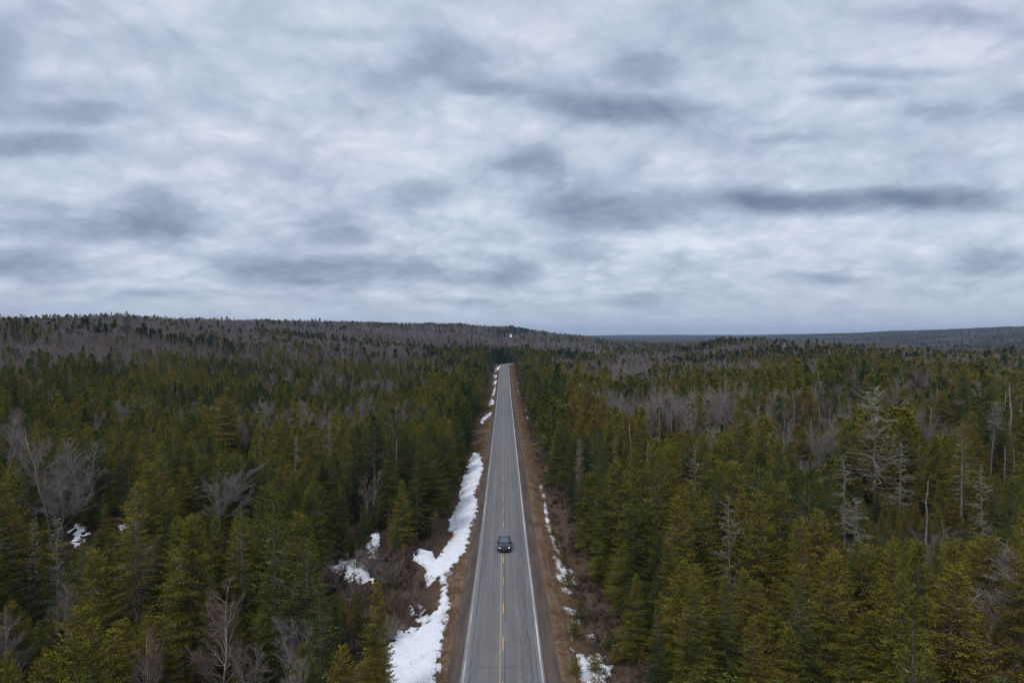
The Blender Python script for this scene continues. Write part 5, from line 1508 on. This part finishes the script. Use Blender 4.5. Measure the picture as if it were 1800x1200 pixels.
SAP = [(992, 998, 1.6, 'small evergreen in the broken snow just before the car, right slope'), (999, 1030, 1.8, 'evergreen sapling between two snow scraps on the right slope'),
       (972, 945, 1.3, 'farthest tiny evergreen in the right verge snow, level with the car'), (1022, 1100, 2.4, 'tallest sapling on the right slope, above the big bottom snow patch'),
       (1008, 1125, 2.0, 'bushy sapling at the top left corner of the big bottom snow patch'), (1070, 1150, 2.2, 'yellow-green sapling at the right end of the big bottom snow patch'),
       (1047, 1190, 1.8, 'dark sapling in the middle of the big bottom snow patch'), (1012, 1192, 1.6, 'olive sapling by the gravel at the bottom edge, right verge'),
       (978, 962, 1.3, 'tiny evergreen right beside the ragged snow strip level with the car'), (1082, 1172, 1.4, 'small dark evergreen at the right tip of the big bottom snow')]
for px, py, h, lab in SAP:
    gx, gy = pix_ground(px, py)
    tme, cme, H0 = fir.hi[0] if random.random() < .5 else spruce.hi[4]
    # young plants: a dense little cone, so use a small stock grown at their own size
    o = empty('sapling', (float(gx), float(gy), float(ground(gx, gy)) - .03), random.uniform(0, 6.28), label=lab, category='sapling', group='evergreen saplings on the right verge')
    SAPM = SPEC.get('sapling') or SPEC.setdefault('sapling', special('sapling', conifer(970, 2.0, .85, base=.02, spacing=.13, miss=.0, power=.8, nb=(7, 9), tuft=.12, tstep=.09, tw=.05), [M_BARK, M_DEADTWIG], [M_SPRUCE, M_SPRUCE, M_LICHEN], 2.0))
    s = h / 2.0; o.scale = (s, s, s)
    a = link('trunk', SAPM[0], o); b = link('crown', SAPM[1], o); a['tint'] = b['tint'] = random.uniform(.25, .7)

GT = [grass_tuft(980 + i).mesh('grass_tuft', [M_GRASS]) for i in range(3)]
GB = [shrub(990 + i, .9, 260, 10, .028) for i in range(3)]
GBM = [join(a, b, 'brush', [M_BRUSH, M_BRUSH, M_BRUSH]) for a, b in GB]
n = 16000
gy = 22 + (560 - 22) * rng.random(n) ** 1.9
side = rng.random(n) < .5
gx = np.where(side, -rng.uniform(5.0, 7.4, n) + .5 * (fbm(gy / 3, gy * 0, 8, 3) - .5), rng.uniform(5.3, 8.4, n))
okk = fbm(gx * .9, gy * .5, 101, 3) > .40
gx, gy = gx[okk], gy[okk]; n = len(gx)
s = rng.uniform(.55, 1.2, n) * np.interp(gy, [60, 400], [.8, 1.3])
scatter('dry_grass', GT, np.stack([gx, gy, ground(gx, gy)], 1), rng.integers(0, 3, n), rng.uniform(0, 6.28, n), np.stack([s * 1.3, s * 1.3, s], 1), rng.random(n),
        kind='stuff', label='matted dry tan grass along both gravel shoulders', category='grass')
n = 5200
gy = 24 + (600 - 24) * rng.random(n) ** 1.7
side = rng.random(n) < .30
gx = np.where(side, -rng.uniform(10.2, 13.5, n), rng.uniform(7.6, 12.8, n))
nb_ = 2600
bx = -rng.uniform(12.5, 48, nb_); by = rng.uniform(34, 150, nb_)
gx = np.concatenate([gx, bx]); gy = np.concatenate([gy, by]); side = np.concatenate([side, np.ones(nb_, bool)]); n = len(gx)
bu, bv_ = px_of(gx, gy), py_of(ground(gx, gy), gy)
okk = ~((bu > 575) & (bu < 690) & (bv_ > 915) & (bv_ < 1075)) & ~((bu > 110) & (bu < 180) & (bv_ > 900) & (bv_ < 1000))
okk &= ~(side & (gy < 108) & (gx > -11.2)) & (fbm(gx * .6, gy * .3, 103, 3) > .42)
gx, gy = gx[okk], gy[okk]; n = len(gx)
s = rng.uniform(.35, 1.2, n) * np.interp(np.abs(gx), [7.5, 11, 13, 16], [.5, 1.15, 1.2, 2.0]) * np.interp(gy, [60, 300], [.9, 1.5])
scatter('undergrowth', GBM, np.stack([gx, gy, ground(gx, gy) - .03], 1), rng.integers(0, 3, n), rng.uniform(0, 6.28, n), np.stack([s * 1.3, s * 1.3, s], 1), rng.random(n),
        kind='stuff', label='low red-brown brush between the verges and the forest walls', category='undergrowth')

# boulder at the snow edge, fallen sticks on the right slope
mb = MB()
r_ = np.random.default_rng(5)
th = np.linspace(0, 2 * np.pi, 10, endpoint=False)
rings = []
for h, rr in ((-.15, .5), (.1, .56), (.3, .46), (.42, .24), (.46, .02)):
    rad = rr * r_.uniform(.85, 1.12, 10)
    rings.append(np.column_stack([np.cos(th) * rad * 1.2, np.sin(th) * rad * .8, np.full(10, h) + r_.normal(0, .02, 10)]))
i = np.arange(4)[:, None] * 10; j = np.arange(10)[None]
mb.add(np.concatenate(rings), f4=np.stack([i + j, i + (j + 1) % 10, i + 10 + (j + 1) % 10, i + 10 + j], -1).reshape(-1, 4))
mr = Mat('pale_granite'); pn = mr.noise(mr.obj(), 7, 5, .7)
M_ROCK = mr.diffuse(mr.ramp(pn, ((.35, (.18, .16, .14)), (.65, (.42, .40, .37)))), mr.bump(pn, .6, .04))
gx, gy = pix_ground(789, 1013)
link('boulder', mb.mesh('boulder', [M_ROCK]), None, (float(gx), float(gy), float(ground(gx, gy)) + .1), label='pale boulder at the gravel edge of the long snow bank', category='boulder')
for (px, py, L, a, lab) in ((1078, 1128, 1.9, 1.2, 'pale fallen stick on the brown slope above the largest right snow patch'), (1068, 1124, 1.3, .5, 'shorter pale stick lying left of the other stick on the brown slope'),
                            (690, 1128, 2.4, -.5, 'dark fallen branch lying on the broad bottom-left snow'), (705, 1100, 2.0, -.7, 'thin dark branch across the upper part of the bottom-left snow')):
    gx, gy = pix_ground(px, py); mb = MB(); q = np.linspace(-.5, .5, 6)
    P = np.column_stack([math.cos(a) * q * L + .05 * np.sin(q * 9), math.sin(a) * q * L * 1.6, np.zeros(6)])
    P[:, 2] = ground(gx + P[:, 0], gy + P[:, 1]) - ground(gx, gy) + (.12 if L > 1.95 or a > 0 else .34) + .06 * np.cos(q * 5)
    mb.tube(P, .05 * (1.05 - np.abs(q + .5) * .8), 5)
    for z_ in range(4):
        b = P[1 + z_]; mb.tube(np.array([b, b + [r_.normal(0, .2), r_.normal(0, .3), .12]]), np.array([.02, .006]), 3)
    link('fallen_branch', mb.mesh('branch', [M_DEAD if a > 0 else M_BARK]), None, (float(gx), float(gy), float(ground(gx, gy))), label=lab, category='fallen branch')

# ---------------------------------------------------------------- the car
mp_ = Mat('black_car_paint'); M_PAINT = mp_.principled((.004, .005, .008), .28, coat=.3, spec=.45)
mg_ = Mat('windscreen_glass'); M_GLASS = mg_.principled((.075, .10, .125), .05, spec=1.0)
mk_ = Mat('black_plastic'); M_PLAST = mk_.principled((.012, .012, .013), .55)
mt_ = Mat('tyre_rubber'); M_TYRE = mt_.principled((.018, .018, .019), .8)
ml_ = Mat('alloy_rim'); M_RIM = ml_.principled((.45, .45, .47), .3, metal=1.0)
mh_ = Mat('lit_headlamp'); M_LAMP = mh_.principled((.9, .9, .9), .2, emit=(1, .98, .95), es=2.2)
mc_ = Mat('clear_lens'); M_LENS = mc_.principled((.09, .09, .10), .15, spec=.6)
mt2 = Mat('tail_lamp_red'); M_TAIL = mt2.principled((.35, .01, .01), .2)


def loft(st, closed=True):
    """st: list of rings (same count) -> verts, quads, with end fans"""
    n = len(st[0]); V = np.concatenate(st); k = len(st)
    f = []
    for i in range(k - 1):
        for j in range(n if closed else n - 1):
            j2 = (j + 1) % n
            f.append([i * n + j, i * n + j2, (i + 1) * n + j2, (i + 1) * n + j])
    return V, f


def build_car():
    y0 = 95.4
    root = empty('car', (0.13, y0, float(road_z(y0)) + .088), 0.0, label='black sedan with lit headlights driving towards the drone on the centre line', category='car')
    slope = math.atan((float(road_z(y0 + 2)) - float(road_z(y0 - 2))) / 4)
    root.rotation_euler = (slope, 0, 0)
    root.scale = (1.03, 1.03, 1.03)
    # stations from nose (-y) to tail; (y, half width, underside z, waist z, shoulder z, deck z)
    ST = [(-2.30, .52, .34, .46, .50, .52), (-2.24, .74, .24, .50, .60, .63), (-2.05, .85, .20, .56, .70, .74), (-1.7, .895, .20, .60, .77, .82),
          (-1.1, .90, .22, .63, .84, .92), (-.72, .90, .22, .64, .88, .97), (0, .905, .22, .66, .90, .94), (.9, .905, .22, .68, .92, .96), (1.45, .90, .22, .70, .95, 1.00),
          (1.9, .875, .24, .72, .96, 1.02), (2.2, .80, .28, .70, .93, .99), (2.32, .62, .36, .60, .82, .86)]
    rings = []
    for y, w, zu, zw, zs, zd in ST:
        h = [(.0, zu), (.78 * w, zu), (.96 * w, zu + .10), (w, zw), (.985 * w, zs - .03), (.93 * w, zs + .01), (.62 * w, zd - .015), (.25 * w, zd), (0, zd)]
        ring = [(x, y, z) for x, z in h] + [(-x, y, z) for x, z in h[::-1][1:-1]]
        rings.append(np.array(ring, float))
    V, f = loft(rings)
    n = len(rings[0])
    cap0 = V[:n].mean(0); cap1 = V[-n:].mean(0)
    V = np.vstack([V, cap0, cap1]); f3 = []
    for j in range(n):
        f3.append([len(V) - 2, (j + 1) % n, j]); f3.append([len(V) - 1, (len(rings) - 1) * n + j, (len(rings) - 1) * n + (j + 1) % n])
    mb = MB(); mb.add(V, f3=f3, f4=f)
    me = mb.mesh('car_body', [M_PAINT], True)
    body = link('body', me, root)
    bv = body.modifiers.new('round', 'SUBSURF'); bv.levels = 1; bv.render_levels = 1
    # cabin: pillars and roof in paint, glass as panels set proud
    B = dict(fl=(-.74, -.90), r0=(-.12, 1.36), rm=(.55, 1.44), r1=(1.05, 1.40), bl=(1.62, 1.0))

    def roofring(y, z, w, zb, wb):
        return np.array([(wb, y, zb), (w * 1.02, y, z - .13), (w * .93, y, z - .03), (w * .6, y, z), (0, y, z + .012), (-w * .6, y, z), (-w * .93, y, z - .03), (-w * 1.02, y, z - .13), (-wb, y, zb)], float)
    rr = [roofring(-.02, 1.335, .60, 1.18, .68), roofring(.15, 1.40, .62, 1.18, .70), roofring(.6, 1.435, .63, 1.18, .71), roofring(1.0, 1.40, .61, 1.18, .70), roofring(1.22, 1.32, .58, 1.18, .68)]
    V, f = loft(rr, closed=False)
    mb = MB(); mb.add(V, f4=f)
    link('roof', mb.mesh('car_roof', [M_PAINT], True), root)
    def slab(P, th, mat, name, par=root, mid=0.0):
        P = np.array(P, float); nrm = unit(np.cross(P[1] - P[0], P[3] - P[0]))
        g = 6; V = []
        for a in np.linspace(0, 1, g):
            for b in np.linspace(0, 1, g):
                p = (P[0] * (1 - a) + P[1] * a) * (1 - b) + (P[3] * (1 - a) + P[2] * a) * b
                V.append(p + nrm * mid * (1 - (2 * a - 1) ** 2))
        V = np.array(V); V2 = V - nrm * th
        F4 = []
        for i in range(g - 1):
            for j in range(g - 1):
                q = i * g + j
                F4.append([q, q + g, q + g + 1, q + 1]); F4.append([q + g * g, q + g * g + 1, q + g * g + g + 1, q + g * g + g])
        bd = [(i, 0) for i in range(g)] + [(g - 1, j) for j in range(1, g)] + [(i, g - 1) for i in range(g - 2, -1, -1)] + [(0, j) for j in range(g - 2, 0, -1)]
        ids_ = [a * g + b for a, b in bd]
        for a in range(len(ids_)):
            p, q = ids_[a], ids_[(a + 1) % len(ids_)]
            F4.append([p, p + g * g, q + g * g, q])
        m_ = MB(); m_.add(np.vstack([V, V2]), f4=F4)
        return link(name, m_.mesh(name, [mat], True), par)
    slab([(-.76, -.78, .955), (.76, -.78, .955), (.585, -.0, 1.345), (-.585, -.0, 1.345)], .03, M_GLASS, 'windscreen', mid=.06)
    slab([(.70, 1.68, 1.02), (-.70, 1.68, 1.02), (-.56, 1.2, 1.33), (.56, 1.2, 1.33)], .03, M_GLASS, 'rear_window', mid=.04)
    for s in (-1, 1):
        P = [(s * .845, -.62, .93), (s * .845, .38, .95), (s * .665, .36, 1.34), (s * .63, .02, 1.30)]
        Q = [(s * .845, .44, .95), (s * .835, 1.5, .99), (s * .63, 1.14, 1.31), (s * .665, .42, 1.34)]
        for W_ in (P, Q):
            slab(W_ if s < 0 else W_[::-1], .03, M_GLASS, 'side_window')
        # painted pillars either side of the windscreen and behind
        mb = MB()
        mb.tube(np.array([(s * .81, -.80, .94), (s * .70, -.35, 1.16), (s * .615, .02, 1.33)]), np.array([.05, .042, .04]), 6)
        mb.tube(np.array([(s * .80, 1.66, .99), (s * .69, 1.42, 1.18), (s * .60, 1.18, 1.32)]), np.array([.07, .06, .045]), 6)
        mb.tube(np.array([(s * .85, .41, .93), (s * .67, .39, 1.35)]), np.array([.03, .03]), 5)
        link('pillar', mb.mesh('pillar', [M_PAINT], True), root)
        m_ = MB(); m_.box((s * .985, -.52, .98), (.095, .05, .06), 0, .85); m_.box((s * .89, -.50, .95), (.05, .025, .02))
        mi = link('side_mirror', m_.mesh('mirror', [M_PAINT]), root)
        m_ = MB(); m_.box((s * .985, -.468, .98), (.08, .004, .048)); link('mirror_glass', m_.mesh('mirror_glass', [M_GLASS]), mi)
        # headlamp: swept housing with an outer and an inner lamp
        m_ = MB()
        Vh = np.array([(s * .40, -2.255, .58), (s * .80, -2.07, .62), (s * .80, -2.00, .735), (s * .42, -2.22, .68), (s * .40, -2.15, .56), (s * .78, -1.95, .60), (s * .78, -1.92, .71), (s * .42, -2.1, .66)])
        m_.add(Vh, f4=[[0, 1, 2, 3], [4, 7, 6, 5], [0, 4, 5, 1], [3, 2, 6, 7], [0, 3, 7, 4], [1, 5, 6, 2]])
        hl = link('headlight', m_.mesh('headlight', [M_LENS]), root)
        for cxx, cyy, rad in ((.70, -2.165, .055), (.54, -2.235, .036)):
            m_ = MB(); t_ = np.linspace(0, 2 * np.pi, 12, endpoint=False)
            Vl = [(s * cxx + rad * math.cos(a), cyy + .05 - .02, .655 + rad * .8 * math.sin(a)) for a in t_] + [(s * cxx + rad * .8 * math.cos(a), cyy - .01, .655 + rad * .65 * math.sin(a)) for a in t_] + [(s * cxx, cyy - .02, .655)]
            m_.add(Vl, f4=[[i, (i + 1) % 12, 12 + (i + 1) % 12, 12 + i] for i in range(12)], f3=[[12 + i, 12 + (i + 1) % 12, 24] for i in range(12)])
            link('lamp', m_.mesh('lamp', [M_LAMP], True), hl)
        m_ = MB(); m_.box((s * .62, -2.235, .36), (.09, .05, .035)); link('fog_light', m_.mesh('fog_light', [M_LENS]), root)
        m_ = MB(); m_.box((s * .66, 2.235, .80), (.15, .06, .07)); link('tail_light', m_.mesh('tail_light', [M_TAIL]), root)
        m_ = MB()
        for yy in (-.1, .95):
            m_.box((s * .915, yy, .80), (.012, .09, .014))
        link('door_handle', m_.mesh('door_handle', [M_PAINT]), root)
        for wy in (-1.38, 1.36):
            w = link('wheel', None, root, (s * .80, wy, .325))
            ty = MB(); t_ = np.linspace(0, 2 * np.pi, 24, endpoint=False)
            prof = [(-.1, .21), (-.105, .30), (-.08, .325), (.08, .325), (.105, .30), (.1, .21)]
            Vt = np.array([[(a * s, r_c * math.cos(b), r_c * math.sin(b)) for b in t_] for a, r_c in prof]).reshape(-1, 3)
            ft = [[i * 24 + j, i * 24 + (j + 1) % 24, (i + 1) * 24 + (j + 1) % 24, (i + 1) * 24 + j] for i in range(5) for j in range(24)]
            ty.add(Vt, f4=ft); link('tyre', ty.mesh('tyre', [M_TYRE], True), w)
            rm = MB()
            for b in range(5):
                a = b * 2 * math.pi / 5
                rm.tube(np.array([(s * .085, 0, 0), (s * .08, .2 * math.cos(a), .2 * math.sin(a))]), np.array([.04, .03]), 5)
            rm.tube(np.array([(s * .07, .205 * math.cos(a), .205 * math.sin(a)) for a in np.linspace(0, 2 * math.pi, 25)]), np.full(25, .018), 5)
            rm.tube(np.array([(s * .02, 0, 0), (s * .1, 0, 0)]), np.array([.06, .04]), 8)
            link('rim', rm.mesh('rim', [M_RIM], True), w)
    m_ = MB(); m_.box((0, -2.285, .545), (.34, .03, .06), 0, .92)
    g = link('grille', m_.mesh('grille', [M_PLAST]), root)
    m_ = MB()
    for k_ in range(4): m_.box((0, -2.32, .505 + k_ * .026), (.31, .006, .005))
    link('grille_bar', m_.mesh('grille_bar', [M_RIM]), g)
    m_ = MB(); m_.box((0, -2.27, .33), (.50, .06, .055)); link('lower_intake', m_.mesh('lower_intake', [M_PLAST]), root)
    m_ = MB(); m_.box((0, -2.25, .23), (.70, .08, .02)); link('bumper_lip', m_.mesh('bumper_lip', [M_PLAST]), root)
    for s in (-1, 1):
        m_ = MB(); m_.tube(np.array([(s * .1 + .1, -.80, .985), (s * .1 + .42, -.66, 1.045)]), np.array([.012, .008]), 4)
        link('wiper', m_.mesh('wiper', [M_PLAST]), root)


build_car()

# ---------------------------------------------------------------- air
HZ = Mat('thin_haze')
hv = HZ.N('ShaderNodeVolumePrincipled')
hv.inputs['Color'].default_value = (.52, .70, 1.0, 1)
hv.inputs['Density'].default_value = 0.00008
hv.inputs['Anisotropy'].default_value = 0.0
HZ.nt.links.new(hv.outputs[0], HZ.out.inputs['Volume'])
mb = MB(); mb.box((0, 0, 24), (9700, 9700, 74))
link('haze', mb.mesh('haze', [HZ.m]), None, None, kind='stuff', label='thin pale haze hanging over the far hills', category='haze')
print('unique tris', sum(sum(len(p.vertices) - 2 for p in m.polygons) for m in bpy.data.meshes if False))
print('faces', sum(len(m.polygons) for m in bpy.data.meshes))
print('trees', N_, 'individual', len(ids) + len(LM))
